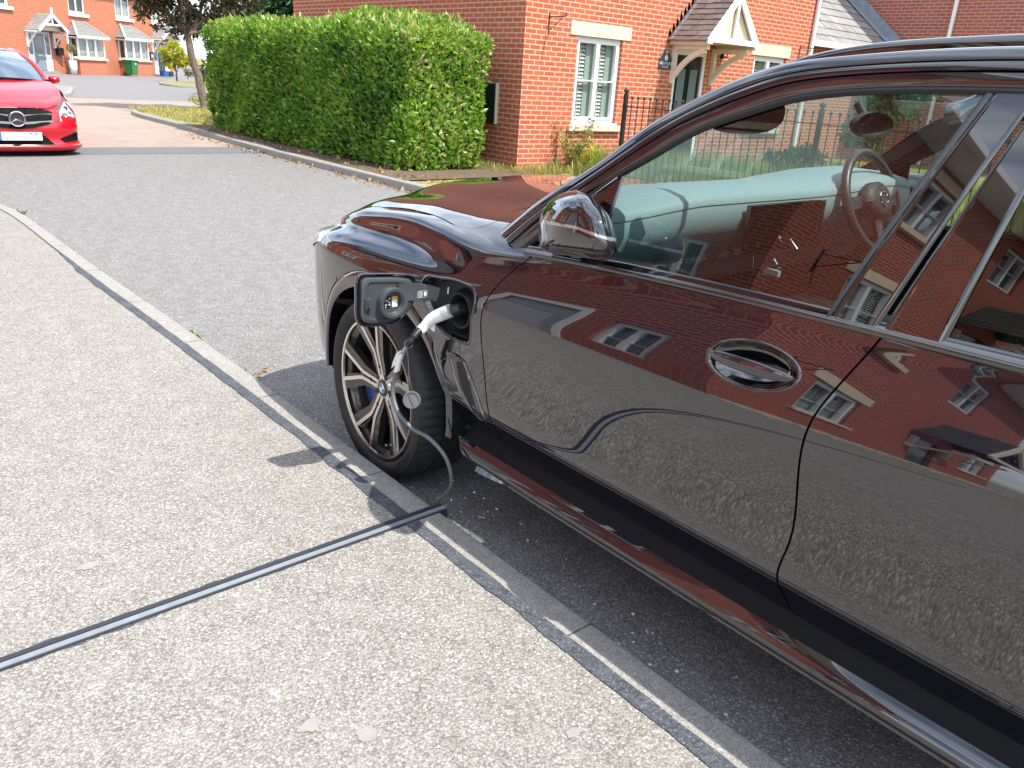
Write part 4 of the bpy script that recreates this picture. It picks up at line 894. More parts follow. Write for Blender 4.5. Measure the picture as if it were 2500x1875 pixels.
chn = thing('cable_channel', 'grey rubber cable channel set across the pavement and over the kerb', 'cable channel', (-1.4, 1.97, KH))
d = np.array([1.0, .0226, 0]); d /= np.linalg.norm(d); sd = np.array([-d[1], d[0], 0])
def chx(x): return np.array([x, 2.012+.0226*(x-1.45), 0])
a, c = chx(-3.9), chx(1.475)
def strip(o0, o1, z0, z1, name, mat):
    b = MB(); b.add([a+sd*o0+[0, 0, z0], a+sd*o1+[0, 0, z0], a+sd*o1+[0, 0, z1], a+sd*o0+[0, 0, z1], c+sd*o0+[0, 0, z0], c+sd*o1+[0, 0, z0], c+sd*o1+[0, 0, z1], c+sd*o0+[0, 0, z1]],
                    [(0, 1, 2, 3), (7, 6, 5, 4), (0, 4, 5, 1), (1, 5, 6, 2), (2, 6, 7, 3), (3, 7, 4, 0)]); return b.build(name, mat, chn)
M_CHAN = simple('grey channel rubber', (.20, .22, .245), .38, var=.12, scale=30)
M_CHAND = simple('dark channel slot', (.022, .026, .034), .5)
strip(.006, .024, KH-.03, KH+.006, 'channel_lip', M_CHAND); strip(-.018, .0005, KH-.03, KH+.007, 'channel_lip', M_CHAN); strip(.0005, .006, KH-.03, KH+.0035, 'slot', M_CHAND)
strip(-.024, -.018, KH-.03, KH+.004, 'channel_edge', M_CHAND)
xx = np.linspace(-3.85, 1.33, 520); r = np.random.default_rng(11); rag = lambda s: np.convolve(r.normal(0, s, 524), np.ones(5)/5, 'valid')
cen = np.stack([xx, 2.012+.0226*(xx-1.45), np.full(520, KH+.0012)], -1)
b = MB(); b.grid(np.stack([cen+sd*(.030+np.maximum(rag(.010), -.004))[:, None], cen-sd*(.026+np.maximum(rag(.007), -.002))[:, None]])); b.build('channel_bedding', M_TAR, chn)
# ---------------------------------------------------------------- red hatchback facing the camera
RXC, RYF = 2.34, 13.86
M_RED = paint('bright red paint', (.50, .004, .016), 1.5, .8, 1.5); M_RED.node_tree.nodes['Principled BSDF'].inputs['Roughness'].default_value = .3
red = thing('parked_car', 'bright red hatchback parked facing us with a large round star badge on its grille', 'car', (RXC, RYF+1.9, 0))
RB = lambda: MB()
def rloft(rows, name, mat, par=red, **k):
    b = MB(); P = np.array(rows, float); P = np.concatenate([P*np.array([-1, 1, 1]), P[:, ::-1][:, 1:]], 1); P += np.array([RXC, RYF, 0]); b.grid(P); return b.build(name, mat, par, **k)
# bonnet (half rows from x=.. to 0), front to back
def brow(y, pts): return [(x, y-dy, z) for x, z, dy in pts]
bon = [brow(.10, [(.52,.665,-.10),(.40,.675,-.03),(.2,.68,0),(0,.685,.02)]), brow(.22, [(.66,.735,-.13),(.48,.735,-.04),(.22,.74,0),(0,.745,.02)]), brow(.5, [(.735,.83,-.10),(.52,.825,-.02),(.25,.835,0),(0,.84,.01)]),
       brow(.9, [(.775,.93,0),(.56,.935,0),(.28,.945,0),(0,.95,0)]), brow(1.28, [(.75,1.0,.06),(.55,1.01,.02),(.28,1.02,0),(0,1.025,0)]), brow(1.40, [(.70,1.015,.10),(.52,1.03,.03),(.28,1.04,0),(0,1.045,-.01)])]
sec = np.array(bon); u = np.linspace(0, len(sec)-1, 30); S = np.stack([[[spl(np.arange(len(sec)), sec[:, j, k], u) for k in range(3)] for j in range(4)]])[0]
S = np.transpose(S, (2, 0, 1)); v = np.linspace(0, 3, 16); S = np.stack([[[float(spl(np.arange(4), S[i, :, k], np.array([q]))[0]) for k in range(3)] for q in v] for i in range(30)])
rloft(S, 'bonnet', M_RED, smooth=True)
# body side and wing as stations (x half width, z) along y
st = [(.30, [(.80,.20),(.835,.34),(.845,.50),(.82,.62),(.72,.76)]), (.55, [(.86,.20),(.885,.40),(.885,.58),(.85,.72),(.77,.84)]), (1.0, [(.87,.20),(.89,.42),(.89,.62),(.865,.80),(.79,.925)]), (1.5, [(.87,.20),(.89,.45),(.89,.68),(.86,.88),(.745,1.0)]),
      (2.4, [(.87,.20),(.89,.45),(.89,.70),(.86,.90),(.80,.96)]), (3.4, [(.87,.20),(.89,.45),(.89,.72),(.86,.93),(.78,1.0)]), (4.2, [(.80,.25),(.83,.45),(.83,.75),(.79,.97),(.70,1.05)])]
for mir in (1, -1):
    A_ = np.array([[(x, y, z) for x, z in p] for y, p in st]); P = np.stack([np.stack([spl(np.arange(5), A_[i, :, k], np.linspace(0, 4, 22)) for k in range(3)], -1) for i in range(len(st))])
    P = np.stack([np.stack([spl([q[0] for q in st], P[:, j, k], np.linspace(.30, 4.2, 60)) for k in range(3)], -1) for j in range(22)], 1)
    b = MB(); Q = P*np.array([mir, 1, 1])+np.array([RXC, RYF, 0]); fs = []
    for i in range(59):
        for j in range(21):
            m = P[i:i+2, j:j+2].reshape(-1, 3).mean(0)
            if (m[1]-.83)**2+(m[2]-.31)**2 < .345**2 or (m[1]-3.53)**2+(m[2]-.31)**2 < .345**2: continue
            q = (i*22+j, (i+1)*22+j, (i+1)*22+j+1, i*22+j+1); fs.append(q if mir > 0 else q[::-1])
    b.add(Q.reshape(-1, 3), fs); b.build('wing', M_RED, red, smooth=True)
# front bumper: outer skin with openings made of separate dark pieces
fr = []
for z, xm, yf in ((.075,.86,.03),(.12,.895,-.035),(.155,.90,-.04),(.17,.885,.0),(.26,.862,.02),(.36,.872,.0),(.44,.872,.0),(.52,.855,.02),(.60,.81,.06),(.655,.72,.10)):
    x = np.linspace(0, 1, 26); row = [(xm*math.sin(q*math.pi/2)**.9, yf+.46*(1-math.cos(q*math.pi/2))**1.5, z) for q in x[::-1]]; fr.append(row)
FRZ = np.array(fr); us = np.linspace(0, 9, 40)
FRZ = np.stack([np.stack([spl(np.arange(10), FRZ[:, j, k], us) for k in range(3)], -1) for j in range(26)], 1)
def fy(x, z):
    """front skin depth at |x|, z"""
    zr_ = FRZ[:, 0, 2]; k = int(np.clip(np.searchsorted(zr_, z)-1, 0, len(zr_)-2)); f = (z-zr_[k])/(zr_[k+1]-zr_[k]); g = lambda r: float(np.interp(abs(x), r[::-1, 0], r[::-1, 1])); return g(FRZ[k])*(1-f)+g(FRZ[k+1])*f
rloft(FRZ, 'front_bumper', M_RED, smooth=True)
rb_ = [o for o in bpy.data.objects if o.name.startswith('front_bumper') and o.parent == red][0]
def fpatch(poly, name, mat, off=.004, sx=1, par=rb_, nn=1):
    """panel lying on the front skin, filled by vertical strips"""
    xs = [p[0] for p in poly]; pl = np.array(poly+poly[:1]); X = np.linspace(min(xs)+1e-4, max(xs)-1e-4, 25); G_ = []
    for x in X:
        zz = []
        for a_, c_ in zip(pl[:-1], pl[1:]):
            if (a_[0]-x)*(c_[0]-x) <= 0 and a_[0] != c_[0]: zz.append(a_[1]+(c_[1]-a_[1])*(x-a_[0])/(c_[0]-a_[0]))
        z0, z1 = min(zz), max(zz); G_.append([(RXC+sx*x, RYF+fy(x, z)-off, z) for z in np.linspace(z0, z1, 7)])
    b = MB(); b.grid(np.array(G_), flip=sx < 0); return b.build(name, mat, par, smooth=True)
mesh_m, t, bb, o_ = newmat('black grille mesh'); vv = coords(t, 'Object'); ch = t.nodes.new('ShaderNodeTexVoronoi'); ch.inputs['Scale'].default_value = 42; t.links.new(vv, ch.inputs['Vector'])
t.links.new(ramp(t, ch.outputs['Distance'], [(.3, (.002, .002, .002)), (.5, (.012, .012, .013))]), bb.inputs['Base Color']); bb.inputs['Roughness'].default_value = .8; bb.inputs['Specular IOR Level'].default_value = .08
gp = [(-.48,.645),(-.25,.665),(0,.67),(.25,.665),(.44,.65),(.49,.62),(.46,.49),(.40,.455),(.2,.405),(0,.39),(-.2,.405),(-.40,.455),(-.46,.49),(-.49,.62)][::-1]
fpatch(gp, 'grille', mesh_m, .012)
b = MB()
for z0, z1, z2, z3 in ((.585,.572,.610,.60), (.487,.475,.515,.505)):
    for sx in (-1, 1): b.add([(RXC+sx*.47, RYF+fy(.47, z3)-.02, z2), (RXC+sx*.47, RYF+fy(.47, z3)-.02, z2-.030), (RXC+sx*.08, RYF+fy(.1, z3)-.035, z0-.032), (RXC+sx*.08, RYF+fy(.1, z3)-.035, z0)], [(0, 1, 2, 3)[::sx]])
b.build('grille_bar', M_CHROME, rb_)
b = MB(); bc = np.array([RXC, RYF-.055+fy(0, .50), .53]); th = np.linspace(0, 2*np.pi, 41)
b.tube(np.array([bc+.098*np.array([math.cos(a), 0, math.sin(a)]) for a in th]), .012, 8, caps=False)
for k in range(3):
    a = R_(90+120*k); tip = bc+.095*np.array([math.cos(a), 0, math.sin(a)]); s_ = .018*np.array([-math.sin(a), 0, math.cos(a)])
    b.add([bc+s_, bc-s_, tip, bc+np.array([0, -.012, 0])], [(0, 3, 2), (1, 2, 3)])
bd = b.build('badge', M_CHROME, rb_, angle=30)
b = MB(); b.lathe([(.001, 0), (.098, 0)], 40, (0, 0, 0), 'y'); b.v = [(x+bc[0], y+bc[1]+.006, z+bc[2]) for x, y, z in b.v]; b.build('badge_disc', simple('badge disc', (.03, .035, .04), .15), bd)
b = MB(); b.box((RXC-.26, RYF-.03, .235), (RXC+.29, RYF-.018, .35)); pl_ = b.build('number_plate', simple('plate white', (.78, .79, .80), .35), rb_)
b = MB()
for x0, z0, x1, z1 in ((.13,.322,.16,.336),(.145,.312,.155,.322),(.175,.326,.186,.338),(.20,.33,.235,.337),(.212,.308,.224,.33),(-.19,.318,-.165,.324),(-.12,.316,-.10,.322),(-.18,.252,-.14,.262),(-.02,.258,.0,.262),(.06,.258,.10,.266),(.12,.260,.14,.268),(.22,.262,.228,.270)):
    b.add([(RXC+x0, RYF-.0315, z0), (RXC+x1, RYF-.0315, z0), (RXC+x1, RYF-.0315, z1), (RXC+x0, RYF-.0315, z1)], [(0, 1, 2, 3)])
b.build('plate_characters', M_STK, pl_)
b = MB(); b.box((RXC-.26, RYF-.0315, .235), (RXC-.225, RYF-.028, .35)); b.build('plate_band', simple('plate blue', (.06, .16, .40), .4), pl_)
fpatch([(-.45,.30),(.32,.31),(.46,.17),(-.46,.17)][::-1], 'lower_grille', mesh_m, .006)
fpatch([(-.46,.157),(.45,.157),(.46,.168),(-.47,.168)][::1], 'lip_trim', M_CHROME, .010)
for sx in (1, -1):
    fpatch([(.54,.255),(.80,.335),(.845,.325),(.855,.25),(.83,.215),(.60,.195)][::-1], 'side_intake', mesh_m, .006, sx)
    # headlight
    hl = [(.575,.50),(.58,.61),(.65,.70),(.715,.775),(.775,.76),(.825,.69),(.845,.61),(.815,.545),(.71,.515)]
    hy = lambda x, z: RYF+.045+1.25*max(0, x-.55)**1.35+.62*max(0, z-.5)
    b = MB(); pts = [np.array((RXC+sx*x, hy(x, z), z)) for x, z in hl]; pc = sum(pts)/len(pts)+np.array([0, -.03, 0]); b.add([pc]+pts, [(0, i+1, (i+1) % 9+1)[::-sx] for i in range(9)])
    hd_ = b.build('headlight', simple('red car lamp', (.50, .54, .57), .12, .15, coat=1), red, smooth=True)
    for cx, cz, rr_ in ((.66, .585, .040), (.735, .60, .042), (.70, .675, .03)):
        cy = hy(cx, cz)-.022; b = MB(); b.lathe([(.001, .012), (rr_*.6, .004), (rr_*.9, -.006), (rr_, -.004)], 20, (RXC+sx*cx, cy, cz), 'y') if False else b.grid(np.array([[(RXC+sx*cx+r_*math.cos(a), cy+h_, cz+r_*math.sin(a)) for a in np.linspace(0, 2*np.pi, 20, endpoint=False)] for r_, h_ in ((.001, .012), (rr_*.6, .004), (rr_*.9, -.008), (rr_, -.004))]), cv=True); b.build('lamp_bowl', M_CHROME if cz < .65 else M_DPLAST, hd_, smooth=True)
    # mirror
    b = MB(); mcx = RXC+sx*.915; th = np.linspace(0, 2*np.pi, 20, endpoint=False)
    b.grid(np.array([[(mcx+.085*k*np.sign(math.cos(a))*abs(math.cos(a))**.75, RYF+1.72+h, 1.03+.062*k*np.sign(math.sin(a))*abs(math.sin(a))**.75) for a in th] for k, h in ((.02, -.075), (.5, -.065), (.85, -.035), (1, .01), (.97, .05))]), cv=True); b.bar((RXC+sx*.78, RYF+1.72, .965), (mcx, RYF+1.72, .985), .06, .03); b.build('door_mirror', M_RED, red, smooth=True)
    # pillars
    pp = path3([(RXC+sx*.735, RYF+1.38, 1.01), (RXC+sx*.66, RYF+1.85, 1.25), (RXC+sx*.57, RYF+2.30, 1.39), (RXC+sx*.54, RYF+2.8, 1.43), (RXC+sx*.55, RYF+3.6, 1.38), (RXC+sx*.58, RYF+4.15, 1.20)], 40); b = MB(); b.tube(pp, .035, 10); b.build('roof_pillar', M_RED, red, smooth=True)
    b = MB(); b.grid(np.stack([pp, np.stack([np.full(40, RXC+sx*.80), pp[:, 1], np.full(40, .95)], -1)]), flip=sx > 0); b.build('side_window', simple('dark side glass', (.01, .012, .014), .05), red, smooth=True)
    for wy in (.83, 3.53):
        t_ = MB(); t_.lathe([(.20, .0), (.27, -.012), (.305, .0), (.312, .03), (.312, .19), (.30, .21), (.2, .21)], 48, (0, 0, 0), 'x'); t_.lathe([(.001, .03), (.05, .02), (.19, .012), (.20, .0)], 48, (0, 0, 0), 'x', 1)
        w_ = t_.build('wheel', [M_RUBBER, M_RIMD], None, smooth=True); w_.parent = red; w_.location = (sx*.885, wy-1.9, .312); w_.rotation_euler = (0, 0, 0 if sx < 0 else math.pi)
ws = path3([(.70, 1.40, 1.02), (.62, 1.85, 1.26), (.54, 2.30, 1.405)], 12)
rows = [[(x*k, y-.22*(1-k*k)*(1-.5*i/11), z+.03*(1-k*k)) for k in np.linspace(1, 0, 12)] for i, (x, y, z) in enumerate(ws)]
wsm = simple('red car windscreen', (.05, .09, .13), .03, 0, .8, coat=1); rloft(rows, 'windscreen', wsm, smooth=True)
rp = path3([(.54, 2.30, 1.405), (.52, 2.8, 1.45), (.53, 3.6, 1.40), (.56, 4.15, 1.22), (.70, 4.25, .95)], 24); rows = [[(x*k, y-.10*(1-k*k)*(1-i/23), z+.045*(1-k*k)) for k in np.linspace(1, 0, 10)] for i, (x, y, z) in enumerate(rp)]; rloft(rows, 'roof', M_RED, smooth=True)
b = MB(); b.box((RXC-.8, RYF+.3, .17), (RXC+.8, RYF+4.1, .30)); b.box((RXC-.55, RYF+.25, .3), (RXC+.55, RYF+1.3, .6)); b.build('underbody', M_INT, red)
# ---------------------------------------------------------------- building helpers
def facade(b, x0, x1, z0, z1, ops, y=0.0, dep=.10, mi=0, T=None):
    """wall face towards -y with openings (xa, xb, za, zb) and their reveals; T maps (x, y, z) to the mesh"""
    T = T or (lambda x, y, z: (x, y, z)); xs = sorted({x0, x1, *[o[0] for o in ops], *[o[1] for o in ops]}); zs = sorted({z0, z1, *[o[2] for o in ops], *[o[3] for o in ops]})
    for i in range(len(xs)-1):
        for j in range(len(zs)-1):
            cx, cz = (xs[i]+xs[i+1])/2, (zs[j]+zs[j+1])/2
            if any(o[0] < cx < o[1] and o[2] < cz < o[3] for o in ops): continue
            b.add([T(xs[i], y, zs[j]), T(xs[i+1], y, zs[j]), T(xs[i+1], y, zs[j+1]), T(xs[i], y, zs[j+1])], [(0, 1, 2, 3)], mi)
    for xa, xb, za, zb in ops:
        q = [T(xa, y, za), T(xb, y, za), T(xb, y, zb), T(xa, y, zb), T(xa, y+dep, za), T(xb, y+dep, za), T(xb, y+dep, zb), T(xa, y+dep, zb)]
        b.add(q, [(0, 4, 5, 1), (1, 5, 6, 2), (2, 6, 7, 3), (3, 7, 4, 0)], mi)
def window(par, xa, xb, za, zb, y, T, lights=2, bars=True, shut='half', dep=.10, name='window'):
    """white casement window set back in its opening, with shutters inside"""
    f = .055; b = MB(); Y0, Y1 = y+dep-.045, y+dep+.02
    def bx(x0, x1, z0, z1, ya=Y0, yb=Y1, bb=None):
        bb = bb or b; c = [T(*q) for q in ((x0,ya,z0),(x1,ya,z0),(x1,yb,z0),(x0,yb,z0),(x0,ya,z1),(x1,ya,z1),(x1,yb,z1),(x0,yb,z1))]
        bb.add(c, [(0,3,2,1),(4,5,6,7),(0,1,5,4),(1,2,6,5),(2,3,7,6),(3,0,4,7)])
    bx(xa, xb, za, za+f); bx(xa, xb, zb-f, zb); bx(xa, xa+f, za+f, zb-f); bx(xb-f, xb, za+f, zb-f)
    lw = (xb-xa-2*f)/lights; pn = MB(); sl = MB(); md = MB()
    for k in range(lights):
        l, r = xa+f+k*lw, xa+f+(k+1)*lw; g = .042
        if k: bx(l-.02, l+.02, za+f, zb-f, Y0+.004)
        for q in ((l, l+g, za+f, zb-f), (r-g, r, za+f, zb-f), (l+g, r-g, za+f, za+f+g), (l+g, r-g, zb-f-g, zb-f)): bx(*q, Y0-.012, Y1-.006)
        if bars: bx(l+g, r-g, (za+zb)/2-.009, (za+zb)/2+.009, Y0-.002, Y1-.01)
        pn.add([T(l+g, Y1-.02, za+f+g), T(r-g, Y1-.02, za+f+g), T(r-g, Y1-.02, zb-f-g), T(l+g, Y1-.02, zb-f-g)], [(0, 1, 2, 3)])
        if shut:
            s1 = l+(r-l)*(.62 if shut == 'half' else 1.0); n = max(6, int((zb-za)/.062)); hh = (zb-za-2*f)/n
            for i in range(n):
                z = za+f+i*hh
                if abs(z+hh/2-(za+zb)/2) < hh*.6: bx(l+.02, s1, z, z+hh, Y1+.03, Y1+.05, sl); continue
                sl.add([T(l+.03, Y1+.016, z+.004), T(s1-.02, Y1+.016, z+.004), T(s1-.02, Y1+.046, z+hh*.80), T(l+.03, Y1+.046, z+hh*.80)], [(0, 1, 2, 3)])
            bx(l+(s1-l)*.52, l+(s1-l)*.52+.012, za+f, zb-f, Y1+.012, Y1+.022, sl)
            if shut == 'half': bx(s1, r, za+f, zb-f, Y1+.03, Y1+.05, md)
    fr = b.build(name, M_UPVC, par, world=par.get('_world', 1) == 1)
    W = fr
    pn.build('pane', M_WPANE, W)
    if sl.v: sl.build('shutter', M_BLIND, W)
    if md.v: md.build('shutter_panel', simple('pale green shutter', (.42, .50, .45), .5), W)
    b = MB(); b.add([T(xa, Y1+.12, za), T(xb, Y1+.12, za), T(xb, Y1+.12, zb), T(xa, Y1+.12, zb)], [(0, 1, 2, 3)]); b.build('room_dark', M_ROOM, W)
    return fr
def tiles(b, p0, u, v, n, over=.03, th=.018, seed=0, nt=None):
    """courses of roof tiles: p0 lower corner, u along the eave, v up the slope, n courses"""
    p0, u, v = (np.array(q, float) for q in (p0, u, v)); nrm = np.cross(u, v); nrm /= np.linalg.norm(nrm); r = np.random.default_rng(seed); L_ = np.linalg.norm(u); m = nt or max(2, int(L_/.17))
    for i in range(n):
        s = (i % 2)*.5/m; ed = np.clip(np.r_[0, (np.arange(1, m)+s*m)/m, 1], 0, 1)
        for k in range(len(ed)-1):
            if ed[k+1]-ed[k] < .004: continue
            j = r.normal(0, .006); a = p0+v*(i/n)-v/np.linalg.norm(v)*over*(.3 if i == 0 else 1)*(1+.3*r.normal()*.3); c = p0+v*((i+1)/n)
            u0, u1 = u*ed[k], u*(ed[k+1])-u/L_*.003; lift = nrm*(th+j*.4); b.add([a+u0+lift, a+u1+lift, c+u1+nrm*.002, c+u0+nrm*.002, a+u0-nrm*.002, a+u1-nrm*.002], [(0, 1, 2, 3), (4, 5, 1, 0)], tone=float(np.clip(.5+r.normal(0, .22), 0, 1)))
def tilemat(name, lo, hi):
    m, t, b, o = newmat(name); a = t.nodes.new('ShaderNodeAttribute'); a.attribute_name = 'tone'; c = ramp(t, a.outputs['Fac'], [(0, lo), (1, hi)])
    f = noise(t, coords(t), 14, 5); c = mix(t, ramp(t, f, [(.35, (0, 0, 0)), (.75, (.5, .5, .5))]), c, [q*.55 for q in lo]); t.links.new(c, b.inputs['Base Color']); b.inputs['Roughness'].default_value = .85; bump(t, b, f, .3, .004); return m
M_TILEB = tilemat('brown plain tile', (.115, .085, .078), (.21, .165, .15)); M_TILEG = tilemat('grey slate tile', (.20, .195, .19), (.33, .32, .31)); M_TILED = tilemat('dark roof tile', (.05, .048, .048), (.10, .095, .09))
ID = lambda x, y, z: (x, y, z)
# ---------------------------------------------------------------- brick house on the corner
HY, HX0, HX1, HZ = 10.27, 8.76, 16.82, .06
house = thing('brick_house', 'orange red brick corner house with shuttered windows and a gabled door canopy', 'house', (HX0, HY, HZ))
W1, W2, DR = (9.91, 10.98, .87, 2.225), (14.86, 16.0, .87, 2.235), (12.42, 13.34, .08, 2.22)
UP = [(9.9, 11.0, 3.72, 4.85), (12.4, 13.4, 3.72, 4.85), (15.0, 16.1, 3.72, 4.85)]
b = MB(); facade(b, HX0, HX1, HZ-.1, 5.3, [W1, W2, DR]+UP, HY, .10)
b.add([(HX0, HY, HZ-.1), (HX0, 18.2, HZ-.1), (HX0, 18.2, 5.3), (HX0, HY, 5.3)], [(0, 3, 2, 1)]); b.add([(HX1, HY, HZ-.1), (HX1, 18.2, HZ-.1), (HX1, 18.2, 5.3), (HX1, HY, 5.3)], [(0, 1, 2, 3)])
b.add([(HX0, 18.2, HZ-.1), (HX1, 18.2, HZ-.1), (HX1, 18.2, 5.3), (HX0, 18.2, 5.3)], [(3, 2, 1, 0)])
zr = 5.3+3.2; ym = (HY+18.2)/2
b.add([(HX0, HY, 5.3), (HX0, 18.2, 5.3), (HX0, ym, zr)], [(0, 2, 1)]); b.add([(HX1, HY, 5.3), (HX1, 18.2, 5.3), (HX1, ym, zr)], [(0, 1, 2)])
b.build('wall', M_BRICK, house)
b = MB(); tiles(b, (HX0-.25, HY-.35, 5.15), (HX1-HX0+.5, 0, 0), (0, ym-HY+.35, zr-5.10), 24, seed=1, nt=30); tiles(b, (HX1+.25, 18.2+.35, 5.15), (-(HX1-HX0+.5), 0, 0), (0, -(ym-HY+.35), zr-5.10), 24, seed=2, nt=30); rf = b.build('roof', M_TILED, house, tone=True)
b = MB(); b.box((HX0-.2, HY-.40, 5.02), (HX1+.2, HY-.30, 5.14)); b.build('gutter', M_UPVC, rf)
for wn in (W1, W2): window(house, *wn, HY, ID)
for wn in UP: window(house, *wn, HY, ID, shut=None)
b = MB(); b.box((9.73, HY-.015, 2.225), (11.17, HY+.05, 2.435)); b.build('lintel', M_CREAM, house, bevel=.006)
b = MB(); b.box((14.74, HY-.015, 2.237), (16.10, HY+.05, 2.455)); b.build('lintel', M_CREAM, house, bevel=.006)
for x0, x1, z in ((9.82, 11.10, .735), (14.78, 16.1, .735), (9.8, 11.1, 3.58), (12.3, 13.5, 3.58), (14.9, 16.2, 3.58)):
    b = MB(); b.box((x0, HY-.07, z), (x1, HY+.06, z+.10)); b.build('sill', M_SILL if z < 2 else M_CREAM, house, bevel=.008)
    if z < 2: b = MB(); b.box((x0+.09, HY-.045, z+.1005), (x1-.11, HY+.07, z+.135)); b.build('window_board', M_UPVC, house, bevel=.004)
# front door
b = MB(); b.box((12.42, HY+.02, .08), (12.50, HY+.10, 2.22)); b.box((13.26, HY+.02, .08), (13.34, HY+.10, 2.22)); b.box((12.50, HY+.02, 2.10), (13.26, HY+.10, 2.22)); dfr = b.build('door_frame', M_UPVC, house)
b = MB(); b.box((12.50, HY+.05, .10), (13.26, HY+.09, 2.10))
for x0, x1, z0, z1 in ((12.58,12.83,1.9,2.02),(12.93,13.18,1.9,2.02)): b.box((x0, HY+.043, z0), (x1, HY+.055, z1))
dr_ = b.build('door', M_BLACKD, house, bevel=.004)
b = MB()
for x0, x1 in ((12.60, 12.81), (12.95, 13.16)): b.box((x0, HY+.044, .85), (x1, HY+.056, 1.86))
b.build('door_glass', simple('obscured door glass', (.16, .21, .21), .1, 0, .8), dr_)
b = MB(); b.box((12.78, HY+.03, .92), (12.98, HY+.055, 1.0)); b.build('letter_plate', M_CHROME, dr_)
# gabled canopy
PX, PH, PP, EZ, AZ = 12.93, .74, .86, 2.34, 3.16
can = thing('door_canopy', 'gabled canopy of brown tiles on white brackets over the black front door', 'door canopy', (PX, HY, EZ))
b = MB(); sl = math.hypot(PH, AZ-EZ)
tiles(b, (PX-PH-.05, HY, EZ-.02), (0, -PP, 0), (PH+.05, 0, AZ-EZ+.03), 9, seed=3, nt=5); tiles(b, (PX+PH+.05, HY-PP, EZ-.02), (0, PP, 0), (-PH-.05, 0, AZ-EZ+.03), 9, seed=4, nt=5)
for i in range(len(b.v)):
    pass
b.build('tiled_roof', M_TILEB, can, tone=True)
b = MB()
for i in range(9):
    for s in (-1, 1):
        k0, k1 = i/9, (i+1)/9; xa, xb = PX+s*(PH+.05)*(1-k0), PX+s*(PH+.05)*(1-k1); za, zb = EZ-.02+(AZ-EZ+.03)*k0, EZ-.02+(AZ-EZ+.03)*k1
        b.add([(xa, HY-.008, za), (xb, HY-.008, zb), (xa+(xb-xa)*.15, HY-.008, zb+.11)], [(0, 1, 2), (2, 1, 0)]); b.add([(xa, HY-.01, za+.01), (xb, HY-.01, zb+.01), (xb, HY-.10, zb+.024), (xa, HY-.10, za+.024)], [(0, 1, 2, 3)])
b.build('lead_flashing', M_LEAD, can)
b = MB(); yf = HY-PP
for s in (-1, 1): b.bar((PX+s*(PH-.01), yf+.01, EZ-.03), (PX, yf+.01, AZ-.045), .045, .10, (0, -1, 0)) if False else b.add([(PX+s*(PH+.02), yf-.02, EZ-.07), (PX+s*(PH+.02)+s*.0, yf-.02, EZ+.01), (PX, yf-.02, AZ+.0), (PX, yf-.02, AZ-.15), (PX+s*(PH-.10), yf-.02, EZ-.07)]+[(PX+s*(PH+.02), yf+.02, EZ-.07), (PX+s*(PH+.02), yf+.02, EZ+.01), (PX, yf+.02, AZ), (PX, yf+.02, AZ-.15), (PX+s*(PH-.10), yf+.02, EZ-.07)], [(0, 1, 2, 3, 4)[::-s], (9, 8, 7, 6, 5)[::-s], (0, 5, 6, 1), (1, 6, 7, 2), (3, 8, 9, 4), (4, 9, 5, 0)])
b.box((PX-PH+.08, yf-.012, EZ-.035), (PX+PH-.08, yf+.03, EZ+.055)); b.box((PX-.03, yf-.01, EZ+.055), (PX+.03, yf+.03, AZ-.14)); b.build('bargeboard', M_UPVC, can)
b = MB(); b.add([(PX-PH+.09, yf+.06, EZ), (PX+PH-.09, yf+.06, EZ), (PX, yf+.06, AZ-.12)], [(0, 1, 2)]); b.build('gable_panel', M_CREAM, can)
b = MB(); b.box((PX-PH+.02, yf+.03, EZ-.09), (PX-PH+.10, HY, EZ-.01)); b.box((PX+PH-.10, yf+.03, EZ-.09), (PX+PH-.02, HY, EZ-.01)); b.box((PX-PH+.1, yf+.05, EZ-.02), (PX+PH-.1, HY, EZ)); b.build('canopy_frame', M_WTIMBER, can)
for x in (12.33, 13.50):
    b = MB(); b.box((x-.035, HY-.075, 1.60), (x+.035, HY-.003, 2.25)); b.box((x-.035, HY-.78, 2.18), (x+.035, HY-.075, 2.25))
    q = path3([(x, HY-.04, 1.68), (x, HY-.26, 1.93), (x, HY-.44, 2.06), (x, HY-.72, 2.17)], 12)
    for i in range(11): b.bar(q[i], q[i+1], .065, .085, (0, .7, .7))
    b.build('bracket', M_WTIMBER, can)
# things on the walls
sg = thing('name_sign', 'dark arched house sign lettered NEWPORT ROAD with a white flower', 'house sign', (12.14, HY, 1.83))
pl = [(-.175, 0), (.175, 0), (.175, .17), (.13, .20), (.095, .24), (.07, .30), (0, .33), (-.07, .30), (-.095, .24), (-.13, .20), (-.175, .17)]
b = MB(); b.prism([(12.14+x, 1.83+z) for x, z in pl], 'y', 0, 0) if False else None
P2 = [(12.14+x, 1.83+z) for x, z in pl]; n = len(P2); b = MB(); b.add([(x, HY-.022, z) for x, z in P2]+[(x, HY-.002, z) for x, z in P2], [tuple(range(n))]+[(i, n+i, n+(i+1) % n, (i+1) % n) for i in range(n)]); b.build('sign_plate', simple('slate blue sign', (.035, .05, .07), .35), sg)
for txt, size, dz in (('NEWPORT', .072, .095), ('ROAD', .062, .035), ('89', .075, .283)):
    vs, fs = text_mesh(txt, size); b = MB(); b.add([(12.14+x, HY-.0235, 1.83+dz+y) for x, y, z in vs], fs); b.build('lettering', M_WHITEP, sg)
b = MB()
for k in range(7):
    a = R_(k*51+20); c = (12.14-.005+.026*math.cos(a), 1.83+.19+.030*math.sin(a)); b.add([(c[0]+.022*math.cos(t), HY-.0232-.0003*k, c[1]+.022*math.sin(t)) for t in np.linspace(0, 2*np.pi, 12, endpoint=False)], [tuple(range(12))])
